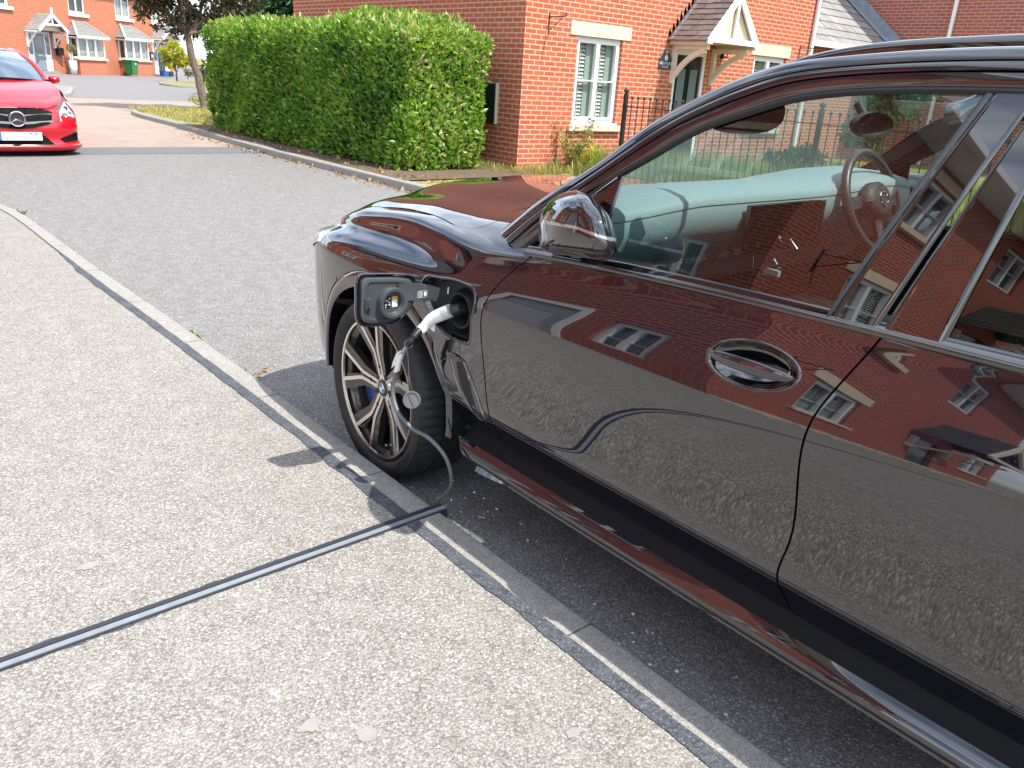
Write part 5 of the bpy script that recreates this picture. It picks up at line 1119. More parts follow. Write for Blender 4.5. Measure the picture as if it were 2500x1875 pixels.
b.add([(12.135, HY-.0232, 1.995), (12.145, HY-.0232, 1.995), (12.142, HY-.0232, 1.955)], [(0, 2, 1)]); b.build('flower_emblem', M_WHITEP, sg)
for x, z, lab in ((9.25, 2.445, 'iron hanging basket bracket left of the stone lintel near the house corner'), (16.43, 2.47, 'iron hanging basket bracket beside the white downpipe')):
    k = thing('basket_bracket', lab, 'wall bracket', (x, HY, z), group='iron basket brackets on the brick house')
    b = MB(); b.tube([(x, HY-.008, z-.26), (x, HY-.008, z+.06)], .008, 8); b.tube([(x, HY-.008, z), (x, HY-.35, z)], .008, 8); b.tube(path3([(x, HY-.01, z-.20), (x, HY-.12, z-.14), (x, HY-.30, z-.02)], 10), .006, 8)
    b.tube(path3([(x, HY-.35, z), (x, HY-.385, z+.005), (x, HY-.38, z+.04), (x, HY-.355, z+.03)], 10), .006, 6); b.build('bracket_bar', M_IRON, k, smooth=True)
lamp = thing('wall_lamp', 'small white globe wall lamp on a dark base right of the front door', 'wall lamp', (13.78, HY, 2.22))
b = MB(); b.box((13.74, HY-.03, 2.10), (13.82, HY, 2.20)); b.tube([(13.78, HY-.02, 2.14), (13.78, HY-.12, 2.12), (13.78, HY-.13, 2.20)], .012, 8); b.build('lamp_arm', M_IRON, lamp)
b = MB(); b.grid(np.array([[(13.78+r*math.cos(a), HY-.13+r*math.sin(a), 2.27+h) for a in np.linspace(0, 2*np.pi, 16, endpoint=False)] for r, h in ((.02, -.07), (.06, -.045), (.075, 0), (.055, .05), (.01, .075))]), cv=True); b.build('lamp_globe', M_WHITEP, lamp, smooth=True)
mt = thing('meter_box', 'dark green meter cabinet with a pale edge on the shaded side wall', 'meter box', (HX0, 11.05, .8))
b = MB(); b.box((HX0-.06, 10.84, .80), (HX0-.002, 11.36, 1.41)); mtb = b.build('cabinet', simple('dark green plastic', (.012, .022, .018), .35), mt, bevel=.012)
b = MB(); b.box((HX0-.062, 10.822, .785), (HX0-.003, 10.838, 1.425)); b.build('cabinet_edge', simple('pale edge', (.5, .47, .42), .6), mt)
dp = thing('downpipe', 'white downpipe at the far corner of the orange brick house', 'downpipe', (HX1-.03, HY-.06, 0)); b = MB(); b.box((HX1-.08, HY-.09, .05), (HX1+.0, HY-.015, 5.1)); b.build('pipe', M_UPVC, dp, bevel=.02)
b = MB(); b.box((HX1-.10, HY-.10, 2.3), (HX1+.02, HY-.01, 2.36)); b.build('pipe_bracket', M_UPVC, dp)
# ---------------------------------------------------------------- garage roof and neighbouring wall on the right
gar = thing('garage', 'low garage with a lichened grey slate roof between the two brick houses', 'garage', (19, 10.7, 0))
b = MB(); b.box((16.90, 10.95, -.05), (21.45, 11.2, 2.66)); b.build('wall', M_BRICK, gar)
b = MB(); tiles(b, (16.86, 10.62, 2.69), (4.6, 0, 0), (0, 4.6, 3.65), 21, seed=6, th=.022, nt=16); b.build('roof', M_TILEG, gar, tone=True)
b = MB(); b.box((16.86, 10.50, 2.58), (21.45, 10.62, 2.70)); b.build('gutter', M_UPVC, gar)
b = MB(); b.add([(21.44, 10.62, 2.72), (21.44, 15.2, 6.37), (21.44, 15.2, 6.67), (21.44, 10.62, 3.02)], [(0, 3, 2, 1)]); b.add([(21.43, 10.62, 2.735), (21.43, 15.2, 6.385), (21.16, 15.2, 6.385), (21.16, 10.62, 2.735)], [(0, 1, 2, 3)]); b.build('lead_flashing', M_LEAD, gar)
nb = thing('brick_house', 'dusky red brick house with a blank side wall beyond the slate garage roof', 'house', (21.5, 8, 0))
b = MB(); b.box((21.5, -8, -.05), (29, 16, 7.2)); b.build('wall', M_BRICKD, nb)
b = MB(); b.box((21.2, -8.3, 7.2), (29.3, 16.3, 7.35)); b.build('roof', M_TILED, nb)
dp = thing('downpipe', 'white downpipe on the dusky red side wall', 'downpipe', (21.45, 9.45, 0)); b = MB(); b.box((21.40, 9.42, .05), (21.49, 9.50, 7.1)); b.build('pipe', M_UPVC, dp, bevel=.02)
b = MB(); b.box((21.39, 9.40, 3.0), (21.495, 9.52, 3.05)); b.build('pipe_bracket', M_UPVC, dp)
# ---------------------------------------------------------------- railings in front of the garden
fx = 9.0; fe = thing('railings', 'black iron railings with ball finials in front of the brick house garden', 'railings', (fx, 5, .06))
b = MB()
for z in (.28, 1.235): b.box((fx-.012, .5, z-.006), (fx+.012, 8.25, z+.006))
b.build('rail', M_IRON, fe)
b = MB(); r = np.random.default_rng(9)
sph = [(.001, -.022), (.014, -.018), (.02, 0), (.014, .018), (.001, .022)]
for i, y in enumerate(np.arange(8.13, .55, -.113)):
    b.tube([(fx, y, .08), (fx, y, 1.34)], .0075, 6, caps=False); b.lathe(sph, 8, (fx, y, 1.36), 'z')
b.build('bar', M_IRON, fe, smooth=True)
for y in (8.25, 5.2, 2.3, .5):
    b = MB(); b.box((fx-.025, y-.025, .05), (fx+.025, y+.025, 1.40)); p = b.build('post', M_IRON, fe); b = MB(); b.lathe([(.001, -.045), (.02, -.045), (.018, -.03), (.034, -.018), (.040, 0), (.03, .028), (.001, .04)], 14, (fx, y, 1.445), 'z'); b.build('finial', M_IRON, p, smooth=True)
# ---------------------------------------------------------------- foliage
def leaves(b, P, Nrm, ln, wd, r, fold=.25, droop=.3, tone=None, up=.5, spread=.6):
    """one folded leaf (two quads) per point, lying roughly across its normal"""
    n = len(P); d = Nrm*spread+r.normal(0, .55, (n, 3))+np.array([0, 0, up]); d /= np.linalg.norm(d, axis=1)[:, None]
    nn = Nrm+r.normal(0, .45, (n, 3)); s = np.cross(d, nn); s /= np.linalg.norm(s, axis=1)[:, None]+1e-9; nn = np.cross(s, d)
    L_ = (ln*(.7+.6*r.random(n)))[:, None]; W_ = (wd*(.7+.6*r.random(n)))[:, None]
    base, mid, tip = P, P+d*L_*.55+nn*L_*.04, P+d*L_-nn*L_*droop*.3
    a, c = P+d*L_*.5+s*W_*.5-nn*W_*fold, P+d*L_*.5-s*W_*.5-nn*W_*fold
    V = np.stack([base, a, mid, c, tip], 1).reshape(-1, 3); k = b.n
    b.v += [tuple(q) for q in V.tolist()]; b.n += 5*n
    for i in range(n):
        j = k+5*i; b.f += [(j, j+1, j+4, j+2), (j, j+2, j+4, j+3)]
    b.m += [0]*(2*n); t = r.random(n) if tone is None else tone; b.tone += list(np.repeat(t, 5))
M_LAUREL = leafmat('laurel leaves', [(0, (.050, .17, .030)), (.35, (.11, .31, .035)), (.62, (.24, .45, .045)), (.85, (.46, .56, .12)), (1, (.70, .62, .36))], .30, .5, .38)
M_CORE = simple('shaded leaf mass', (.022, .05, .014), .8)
hr = np.random.default_rng(21)
HXA, HXB, HYA, HYB, HZT = 6.58, 8.42, 10.35, 18.1, 2.20
hedge = thing('hedge', 'clipped bright green laurel hedge between the road kerb and the brick house', 'hedge', ((HXA+HXB)/2, 13.8, .1))
def hsurf(n, r):
    hx, hy = (HXB-HXA)/2, (HYB-HYA)/2; P = []; Nn = []
    while len(P) < n:
        f = r.random(); y = r.uniform(-hy, hy); s = r.random()
        if f < .50: p = np.array([-hx, y, r.uniform(0, 1)]); q = np.array([-1, 0, .12])
        elif f < .70: p = np.array([r.uniform(-hx, hx), -hy, r.uniform(0, 1)]); q = np.array([0, -1, .12])
        elif f < .93: p = np.array([r.uniform(-hx, hx), y, 1.0]); q = np.array([0, 0, 1.])
        else: p = np.array([hx, y, r.uniform(0, 1)]); q = np.array([1, 0, .1])
        # round the top and vertical edges
        z = p[2]*(HZT-.12+.20*(y > 5)*0+.10*sstep(0, -hy, p[1])); ex, ey = abs(p[0])/hx, abs(p[1])/hy; R = .42
        dx, dy, dz = hx-abs(p[0]), hy-abs(p[1]), (HZT-.12)-z
        sh = np.zeros(3)
        for a_, b_, i_, j_ in ((dx, dz, 0, 2), (dy, dz, 1, 2), (dx, dy, 0, 1)):
            if a_ < R and b_ < R:
                ex_, ez_ = R-a_, R-b_; l = math.hypot(ex_, ez_)
                if l > R:
                    k = R/l; sh[i_] -= np.sign(p[i_] if i_ < 2 else 1)*(ex_-ex_*k); sh[j_] -= (np.sign(p[j_]) if j_ < 2 else 1)*(ez_-ez_*k)
                qq = np.zeros(3); qq[i_] = np.sign(p[i_])*ex_; qq[j_] = (np.sign(p[j_]) if j_ < 2 else 1)*ez_; q = q*.2+qq/(np.linalg.norm(qq)+1e-9)
        c = np.array([(HXA+HXB)/2, (HYA+HYB)/2, .12]); w = .05*math.sin(p[1]*2.1+p[0])+.04*math.sin(z*4+p[1]*3.3)
        taper = np.array([.10*(1-z/HZT)*np.sign(-p[0]) if abs(p[0]) > hx*.8 else 0, (.16*(1-z/HZT)*np.sign(-p[1]) if abs(p[1]) > hy*.95 else 0), 0])
        P.append(c+np.array([p[0], p[1], z])+sh+q/np.linalg.norm(q)*w+taper); Nn.append(q/np.linalg.norm(q))
    return np.array(P), np.array(Nn)
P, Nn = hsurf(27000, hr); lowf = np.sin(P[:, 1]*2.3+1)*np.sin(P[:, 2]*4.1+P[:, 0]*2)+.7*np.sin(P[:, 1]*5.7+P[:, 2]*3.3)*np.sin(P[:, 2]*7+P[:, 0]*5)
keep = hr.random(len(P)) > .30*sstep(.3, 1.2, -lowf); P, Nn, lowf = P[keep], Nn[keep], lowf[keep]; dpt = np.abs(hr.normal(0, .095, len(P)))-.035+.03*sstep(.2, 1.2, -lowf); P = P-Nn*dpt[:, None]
zt = (P[:, 2]-.1)/HZT; tone = np.clip(hr.beta(2.0, 3.4, len(P))+.42*sstep(.72, 1.02, zt)*hr.random(len(P))+.24*(Nn[:, 1] < -.6)+.03+.10*np.clip(lowf, -1, 1), 0, 1)  # pale new growth on top; sunlit near face lightened in the leaf colour
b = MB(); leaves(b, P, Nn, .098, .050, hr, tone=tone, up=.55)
for i in range(60):
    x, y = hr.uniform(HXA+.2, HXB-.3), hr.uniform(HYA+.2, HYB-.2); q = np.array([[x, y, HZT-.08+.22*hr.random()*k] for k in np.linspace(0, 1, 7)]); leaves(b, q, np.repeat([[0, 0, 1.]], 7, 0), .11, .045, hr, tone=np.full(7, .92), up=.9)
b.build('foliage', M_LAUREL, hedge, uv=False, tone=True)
b = MB(); b.box((HXA+.26, HYA+.28, .22), (HXB-.16, HYB-.2, HZT-.27)); b.build('shade_core', M_CORE, hedge)  # opaque box filling the hedge, inner shade put into its dark green
b = MB()
for i in range(26): x, y = hr.uniform(HXA+.3, HXB-.3), HYA+.35+i*.32; b.tube([(x, y, .05), (x+hr.normal(0, .05), y, .5)], .018, 6)
b.build('stem', M_BARK, hedge)
def limb(b, p0, p1, r0, r1, r, n=7, wob=.06):
    t = np.linspace(0, 1, n)[:, None]; q = np.array(p0)*(1-t)+np.array(p1)*t; q[1:-1] += r.normal(0, wob, (n-2, 3)); b.tube(q, np.linspace(r0, r1, n), 8)
def tree(name, label, base, h, trunk_h, crown, mat, n=5000, lw=(.13, .055), tr=.11, seed=0, group=None, lean=(0, 0), tone_shift=0., cat='tree'):
    """trunk with limbs reaching into clumped leaf blobs; crown = list of (dx, dy, dz, radius)"""
    r = np.random.default_rng(seed); o = thing(name, label, cat, base, group=group); bx, by, bz = base
    b = MB(); top = np.array([bx+lean[0], by+lean[1], bz+trunk_h]); limb(b, (bx, by, bz-.1), top, tr, tr*.72, r, 9, .02)
    for dx, dy, dz, R in crown:
        e = np.array([bx+dx, by+dy, bz+dz]); limb(b, top, e, tr*.45, .015, r)
        for k in range(3): limb(b, top*.4+e*.6, e+r.normal(0, R*.5, 3), tr*.2, .008, r, 5)
    b.build('trunk', M_BARK, o, smooth=True)
    b = MB(); tot = sum(q[3]**2 for q in crown); clumps = []
    for dx, dy, dz, R in crown:
        for _ in range(max(5, int(15*R))):
            d = r.normal(0, 1, 3); d /= np.linalg.norm(d); clumps.append((np.array([bx+dx, by+dy, bz+dz])+d*R*r.uniform(.35, 1.0)*np.array([1, 1, .8]), R*r.uniform(.18, .42), r.normal(0, .13)))
    wt = np.array([c[1]**2 for c in clumps]); cnt = (n*wt/wt.sum()).astype(int)
    for (c, R, tn), k in zip(clumps, cnt):
        d = r.normal(0, 1, (k, 3)); d /= np.linalg.norm(d, axis=1)[:, None]; P = c+d*R*(r.random(k)**.45)[:, None]
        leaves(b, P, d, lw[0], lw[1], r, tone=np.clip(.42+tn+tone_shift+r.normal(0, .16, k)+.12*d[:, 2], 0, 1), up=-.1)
    b.build('crown', mat, o, uv=False, tone=True); return o
M_PLUM = leafmat('grey purple leaves', [(0, (.045, .042, .030)), (.5, (.10, .095, .06)), (1, (.24, .20, .15))], .5, .3, .15)
M_GREEN = leafmat('mid green leaves', [(0, (.025, .06, .02)), (.5, (.06, .13, .035)), (1, (.17, .26, .08))], .45, .35, .25)
M_DGREEN = leafmat('dark green leaves', [(0, (.012, .035, .022)), (.5, (.025, .075, .04)), (1, (.07, .15, .07))], .4, .4, .2)
M_YEL = leafmat('yellow green leaves', [(0, (.26, .30, .03)), (.5, (.52, .50, .05)), (1, (.74, .62, .14))], .5, .3, .3)
M_OCH = leafmat('pale ochre leaves', [(0, (.16, .15, .05)), (.5, (.34, .29, .12)), (1, (.56, .45, .22))], .5, .3, .25)
tree('street_tree', 'small grey leaved street tree standing on the dry grass left of the hedge', (8.95, 24.4, .09), 6, 2.0, [(-.2,.3,2.45,.75),(-1.0,.6,2.9,.8),(.7,-.2,2.9,.8),(-.5,.8,3.7,1.0),(.6,.3,3.9,1.1),(-1.5,.9,3.3,.75),(1.3,-.3,3.4,.8),(-.9,0,4.6,1.0),(.45,-.3,2.25,.5),(-.75,.5,2.2,.5),(-.2,.2,3.1,.7)], M_PLUM, 19000, (.115, .065), .13, 5, lean=(-.35, .1))
tree('yellow_shrub', 'round yellow green shrub on the island before the far terrace', (17.3, 51.6, .09), 2, .55, [(0,0,1.35,.75),(-.5,0,1.1,.5),(.55,0,1.1,.55),(0,.2,1.8,.45),(-.35,0,1.65,.4)], M_YEL, 3200, (.15, .08), .06, 6, cat='shrub')
tree('olive_tree', 'thin olive green tree at the left edge before the far terrace', (4.6, 38.5, .1), 5, 2.2, [(-.6,0,2.9,.8),(.5,0,3.1,.8),(1.15,0,3.2,.45),(0,0,3.8,.8),(.3,0,2.5,.5)], leafmat('olive leaves', [(0, (.06, .08, .03)), (.5, (.16, .17, .06)), (1, (.38, .30, .15))], .5, .3, .25), 4200, (.16, .05), .05, 8)
for i, (lab, base, cr, m, sd) in enumerate([
    ('dark green tree rising behind the street tree', (15.5, 33, 0), [(0,0,3.4,1.5),(-1.5,0,3.0,1.2),(1.5,0,3.2,1.2),(.3,0,4.6,1.2),(-.8,0,1.8,1.1),(.8,0,1.6,1.1)], M_DGREEN, 11),
    ('tall leafy green tree beyond the far left end of the hedge', (19.5, 38, 0), [(0,0,4.5,1.8),(-1.8,0,4,1.4),(1.8,0,4.2,1.5),(0,0,6.2,1.5),(0,0,2.4,1.3)], M_GREEN, 12),
    ('pale ochre tree showing above the hedge beside the house gable', (17.0, 30.5, 0), [(0,0,3.3,1.2),(-1.0,0,3.0,.9),(1.1,0,3.3,1.0),(0,0,4.4,1.1)], M_OCH, 13)]):
    tree('background_tree', lab, base, 6, 1.4, cr, m, 9500, (.30, .15), .12, sd, group='trees beyond the hedge')
tree('evergreen_shrub', 'dark glossy shrub behind the trunk of the street tree', (14.2, 36.5, .05), 2, .4, [(0,0,1.1,.8),(.8,0,1.2,.8),(-.7,0,.8,.5),(.3,0,1.9,.8)], M_DGREEN, 2600, (.26, .09), .05, 14, cat='shrub')
tree('grey_shrub', 'wispy grey green shrub on the island beside the yellow shrub', (18.3, 49.6, .09), 1, .2, [(0,0,.6,.5),(.8,0,.7,.5),(-.6,.3,.55,.4)], leafmat('grey green leaves', [(0, (.12, .13, .07)), (1, (.36, .35, .22))], .6, .2, .2), 1600, (.2, .04), .03, 15, cat='shrub')
tree('green_shrub', 'bright green shrub at the far left behind the red car', (5.9, 49, .1), 1.5, .3, [(0,0,.9,.6),(.5,0,1.2,.45),(-.6,0,.8,.5)], M_GREEN, 1400, (.16, .08), .03, 16, cat='shrub')
# ---------------------------------------------------------------- grasses and weeds
def tufts(b, pts, h, r, tones, n=14, wd=.006, spread=.5):
    for x, y, z in pts:
        for k in range(n):
            a = r.uniform(0, 2*np.pi); d = np.array([math.cos(a), math.sin(a), 0]); hh = h*r.uniform(.5, 1.15); le = r.uniform(.1, spread)*hh; p = np.array([x, y, z])+d*r.uniform(0, .05); s = np.array([-d[1], d[0], 0])*wd*.5
            t = r.uniform(*tones); b.add([p-s, p+s, p+d*le*.4+[0, 0, hh*.65]+s*.8, p+d*le*.4+[0, 0, hh*.65]-s*.8, p+d*le+[0, 0, hh]], [(0, 1, 2, 3), (3, 2, 4)], tone=t)
M_GR = leafmat('grass blades', [(0, (.07, .13, .025)), (.45, (.20, .26, .05)), (.75, (.48, .40, .15)), (1, (.66, .54, .30))], .6, .2, .3)
r = np.random.default_rng(31)
b = MB(); pts = [(x, y, .09) for x, y in zip(r.uniform(6.5, 10.2, 1500), r.uniform(18.6, 25.6, 1500)) if y < 24.3+.35*(x-7) and x > 6.75 and y > 18]
tufts(b, pts, .11, r, (.45, 1), 7, .012, .7); pts = [(x, 28.6+.33*(x-10)+r.uniform(.1, 1.5), .04) for x in r.uniform(10.4, 17, 350)]; tufts(b, pts, .2, r, (.3, .9), 6, .02); tag(b.build('verge_grass', M_GR, uv=False, tone=True), 'dry yellow grass on the verge round the street tree', 'grass', kind='stuff')
b = MB(); pts = [(x, y, .07) for x, y in zip(r.uniform(9.05, 16.5, 1300), r.uniform(2.0, 10.1, 1300))]; tufts(b, pts, .30, r, (.1, .95), 12, .012, .6)
pts = [(x, y, .07) for x, y in zip(r.uniform(9.3, 11.5, 500), r.uniform(4.5, 9.6, 500))]; tufts(b, pts, .55, r, (.15, .7), 9, .011, .4)
pts = [(x, HY-r.uniform(.03, .5), .07) for x in r.uniform(8.7, 9.9, 150)]+[(8.7-r.uniform(0, .35), HY+r.uniform(-.4, .9), .07) for _ in range(60)]; tufts(b, pts, .16, r, (.35, 1), 9, .008); tag(b.build('garden_grass', M_GR, uv=False, tone=True), 'long wild grass behind the black railings', 'grass', kind='stuff')
def weed(name, lab, base, h, n, mat, seed, rad=.25, lf=(.07, .03), tone=(.2, .9), cat='weed'):
    r = np.random.default_rng(seed); o = thing(name, lab, cat, base); b = MB(); st = []
    for k in range(n):
        a = r.uniform(0, 2*np.pi); q = path3([base, (base[0]+rad*.4*math.cos(a), base[1]+rad*.4*math.sin(a), base[2]+h*.5*r.uniform(.7, 1.1)), (base[0]+rad*math.cos(a), base[1]+rad*math.sin(a), base[2]+h*r.uniform(.5, 1.05))], 10); b.tube(q, np.linspace(.006, .002, 10), 5); st.append(q)
    b.build('stem', simple('dry stem', (.35, .26, .12), .8), o, smooth=True); b = MB()
    for q in st: P = q[2:].repeat(5, 0)+r.normal(0, .02+h*.02, (40, 3)); d = r.normal(0, 1, (40, 3)); d /= np.linalg.norm(d, axis=1)[:, None]; leaves(b, P, d, lf[0], lf[1], r, tone=r.uniform(tone[0], tone[1], 40))
    b.build('leaf', mat, o, uv=False, tone=True)
weed('wall_weed', 'tall seeding weed against the brick wall below the left window', (9.72, 9.98, .08), .85, 16, M_GR, 41, .30, (.07, .028)); weed('wall_weed', 'bushy yellow green weed at the foot of the wall beneath the stone sill', (10.05, 9.95, .08), .42, 20, M_YEL, 42, .26, (.075, .03), (.1, .9))
tree('garden_shrub', 'small dark leaved shrub in the wild grass behind the railings', (12.6, 7.6, .05), 1, .2, [(0,0,.45,.35),(.4,0,.5,.35),(-.35,0,.4,.3)], M_DGREEN, 1500, (.09, .05), .02, 43, cat='shrub'); tree('garden_shrub', 'tall green shrub at the right end of the front garden', (15.8, 7.8, .05), 2, .4, [(0,0,1.3,.6),(.5,0,1.7,.6),(-.5,0,.9,.5),(0,0,2.1,.5)], M_GREEN, 2600, (.13, .07), .03, 44, cat='shrub')
b = tree('climbing_plant', 'pale leafy climber on the dusky red side wall above the car roof', (21.2, 8.0, .05), 2, .5, [(0,0,1.6,.6),(-.1,.4,2.5,.5),(0,-.8,2.5,.55),(0,-1.6,2.6,.5)], M_YEL, 2200, (.12, .08), .03, 45, cat='climber')
for i, (x, y, h, lab) in enumerate([(1.475, 4.55, .05, 'small green weed in the kerb line by the left of three sprigs'), (1.462, 4.42, .07, 'leafy green weed tuft sprouting at the road edge of the kerb'), (1.47, 3.74, .06, 'thin pale weed beside the dry leaf at the kerb'), (1.475, 3.47, .05, 'green weed at the kerb nearest the black car'), (1.37, 8.75, .10, 'dry grassy weed at the curve of the kerb on the left')]):
    o = thing('kerb_weed', lab, 'weed', (x, y, .01), group='weeds growing along the near kerb'); b = MB(); r = np.random.default_rng(50+i); P = np.array([x, y, .02])+r.normal(0, .012, (16, 3))*[1, 1.6, .3]; d = r.normal(0, 1, (16, 3)); d[:, 2] = abs(d[:, 2])+.8; d /= np.linalg.norm(d, axis=1)[:, None]
    leaves(b, P, d, h*.75, h*.24, r, tone=r.uniform(.15, .75 if i != 4 else 1, 16), up=.8); b.build('leaf', M_LAUREL if i < 4 else M_GR, o, uv=False, tone=True)
# dead leaves and grit along the hedge kerb
M_DEAD = leafmat('dead leaves', [(0, (.16, .07, .03)), (.5, (.34, .18, .08)), (1, (.58, .40, .22))], .7, .2, .1)
b = MB(); r = np.random.default_rng(61); P = np.array([(6.07-abs(r.normal(0, .12))+.02*(y-10)*0, y, .006) for y in r.uniform(8.5, 17.5, 380)]); P = np.concatenate([P, np.array([(r.uniform(6.2, 6.9), y, .112) for y in r.uniform(9, 18, 500)])]); leaves(b, P, np.repeat([[0, 0, 1.]], len(P), 0), .065, .035, r, up=0, fold=.1, droop=.2, spread=.05); tag(b.build('leaf_litter', M_DEAD, uv=False, tone=True), 'brown dead leaves scattered along the kerb under the hedge', 'leaf litter', kind='stuff')
for x, y, lab in ((1.60, 3.84, 'dry brown leaf on the road just off the kerb'), (1.54, 3.78, 'pale curled dry leaf beside the kerb weed')):
    b = MB(); leaves(b, np.array([[x, y, .012]]), np.array([[0, 0, 1.]]), .05, .04, np.random.default_rng(3), up=0, tone=np.array([.5])); o = b.build('fallen_leaf', M_DEAD, uv=False, tone=True); tag(o, lab, 'leaf', 'dry leaves by the near kerb')
b = MB(); r = np.random.default_rng(71)
for _ in range(170):
    x, y = (r.uniform(1.5, 6.0), r.uniform(1, 13)) if r.random() < .55 else (r.uniform(1.47, 1.75), r.uniform(.7, 3.2)); s = r.uniform(.004, .009); q = r.normal(0, 1, (6, 2)); a = np.sort(r.uniform(0, 2*np.pi, 5)); b.add([(x+s*math.cos(t), y+s*math.sin(t), .0015) for t in a]+[(x, y, .0015+s*.8)], [(i, (i+1) % 5, 5) for i in range(5)])
tag(b.build('road_grit', simple('pale stone chips', (.66, .64, .60), .8), uv=False), 'pale stone chips scattered on the asphalt', 'grit', kind='stuff')
# ---------------------------------------------------------------- far terrace across the road (local axes: x along the front, -y towards us)
TL = (11.66, 57.36, .10); TR = R_(37)
ter = thing('brick_terrace', 'bright orange brick terrace with bay windows across the far road', 'terraced house', TL, TR); ter['_world'] = 0
def tb(b, name, mat, par=ter, **k): return b.build(name, mat, par, world=False, **k)
XA, XB, TH = -12.0, 12.35, 5.35
UPW = [(2.40, 3.80, 3.45, 4.75), (6.62, 8.08, 3.50, 4.80), (-3.6, -2.2, 3.4, 4.7), (10.3, 11.5, 3.5, 4.8)]
DO = (-1.22, .58, .05, 2.2); D2 = (10.25, 11.95, .05, 2.25)
b = MB(); facade(b, XA, XB, -.15, TH, UPW+[DO, D2], 0, .12); b.add([(XB, 0, -.15), (XB, 8, -.15), (XB, 8, TH), (XB, 0, TH)], [(0, 1, 2, 3)]); b.add([(XA, 0, -.15), (XA, 8, -.15), (XA, 8, TH), (XA, 0, TH)], [(3, 2, 1, 0)]); b.add([(XB, 0, TH), (XB, 8, TH), (XB, 4, TH+3)], [(0, 1, 2)]); tb(b, 'wall', M_BRICKF)
b = MB(); tiles(b, (XA-.2, -.4, TH-.1), (XB-XA+.4, 0, 0), (0, 4.4, 3.1), 14, nt=24, seed=8); tiles(b, (XB+.2, 8.4, TH-.1), (-(XB-XA+.4), 0, 0), (0, -4.4, 3.1), 14, nt=24, seed=9); tb(b, 'roof', M_TILED, tone=True)
b = MB(); b.box((XA, -.45, TH-.2), (XB, -.36, TH-.08)); tb(b, 'gutter', M_UPVC)
for q in UPW:
    window(ter, *q, 0, ID, bars=False, shut='full' if q[0] > 5 else None)
    b = MB(); b.box((q[0]-.08, -.12, q[2]-.20), (q[1]+.22, .02, q[2]-.03)); tb(b, 'sill', M_UPVC)
def bay(x0, x1, zt, zs, apx0, apx1):
    """square bay window with hipped tile roof, plinth and sill"""
    d = .55; b = MB(); b.box((x0, -d, -.15), (x1, -.003, zs-.10)); b.box((x0-.03, -d-.03, -.15), (x1+.03, -.004, .50)); o = tb(b, 'bay', M_BRICKF)
    b = MB(); b.box((x0-.12, -d-.10, zs-.10), (x1+.14, -.005, zs)); b.build('sill', M_CREAM, o)
    b = MB(); z0, z1 = zs, zt-.05
    for x in (x0, x1-.09): b.box((x, -d, z0), (x+.09, -d+.09, z1)); b.box((x, -.09, z0), (x+.09, -.005, z1))
    for za, zb_ in ((z0, z0+.09), (z1-.09, z1)): b.box((x0+.09, -d, za), (x1-.09, -d+.09, zb_)); b.box((x0, -d+.09, za), (x0+.09, -.09, zb_)); b.box((x1-.09, -d+.09, za), (x1, -.09, zb_))
    w3 = (x1-x0-.18)/3
    for k in (1, 2): xm = x0+.09+w3*k; b.box((xm-.075, -d+.002, z0+.09), (xm+.075, -d+.085, z1-.09))
    wf = b.build('window', M_UPVC, o)
    b = MB(); b.add([(x0+.05, -d+.05, z0), (x1-.05, -d+.05, z0), (x1-.05, -d+.05, z1), (x0+.05, -d+.05, z1)], [(0, 1, 2, 3)]); b.add([(x0+.05, -.05, z0), (x0+.05, -d+.05, z0), (x0+.05, -d+.05, z1), (x0+.05, -.05, z1)], [(0, 1, 2, 3)]); b.build('pane', M_WPANE, wf)
    b = MB(); n = 22
    for i in range(n):
        z = z0+.08+(z1-z0-.16)*i/n
        for k in range(3): xa = x0+.12+w3*k; b.add([(xa, -d+.11, z), (xa+w3-.06, -d+.11, z), (xa+w3-.06, -d+.15, z+.038), (xa, -d+.15, z+.038)], [(0, 1, 2, 3)])
    b.build('shutter', M_BLIND, wf); b = MB(); b.box((x0+.1, -d+.25, z0), (x1-.1, -.02, z1)); b.build('room_dark', M_ROOM, wf)
    e = .22; b = MB(); E0, E1 = (x0-e, -d-e, zt+.04), (x1+e, -d-e, zt+.04); A0, A1 = (apx0, -.02, zt+.86), (apx1, -.02, zt+.86)
    sc_ = 11
    for i in range(sc_):
        k0, k1 = i/sc_, (i+1)/sc_; L0 = [np.array(E0)*(1-k0)+np.array(A0)*k0, np.array(E1)*(1-k0)+np.array(A1)*k0]; L1 = [np.array(E0)*(1-k1)+np.array(A0)*k1, np.array(E1)*(1-k1)+np.array(A1)*k1]; up = np.array([0, -.01, .018])
        b.add([L0[0]+up, L0[1]+up, L1[1], L1[0], L0[0]-up*.2, L0[1]-up*.2], [(0, 1, 2, 3), (4, 5, 1, 0)], tone=.3+.4*random.random())
        W0, W1_ = np.array([x0-e, 0, zt+.04]), np.array([x1+e, 0, zt+.04])
        b.add([L0[0]+up, L1[0], W0*(1-k1)+np.array(A0)*k1, W0*(1-k0)+np.array(A0)*k0+up], [(0, 1, 2, 3)]); b.add([L0[1]+up, L1[1], W1_*(1-k1)+np.array(A1)*k1, W1_*(1-k0)+np.array(A1)*k0+up], [(3, 2, 1, 0)])
    rf = b.build('bay_roof', M_TILEG, o, tone=True)
    for Q0, Q1, wd_ in ((E0, A0, .13), (E1, A1, .10)): b = MB(); b.bar(np.array(Q0)+[0, 0, .03], np.array(Q1)+[0, 0, .03], wd_, .05); b.build('hip_tiles', simple('pale mortar hip', (.50, .40, .33), .8), rf)
    b = MB(); b.box((x0-e-.02, -d-e-.06, zt-.08), (x1+e+.02, -d-e+.02, zt+.05)); b.box((x0-e, -d-e+.02, zt-.08), (x1+e, 0, zt-.04)); b.build('fascia', M_UPVC, rf)
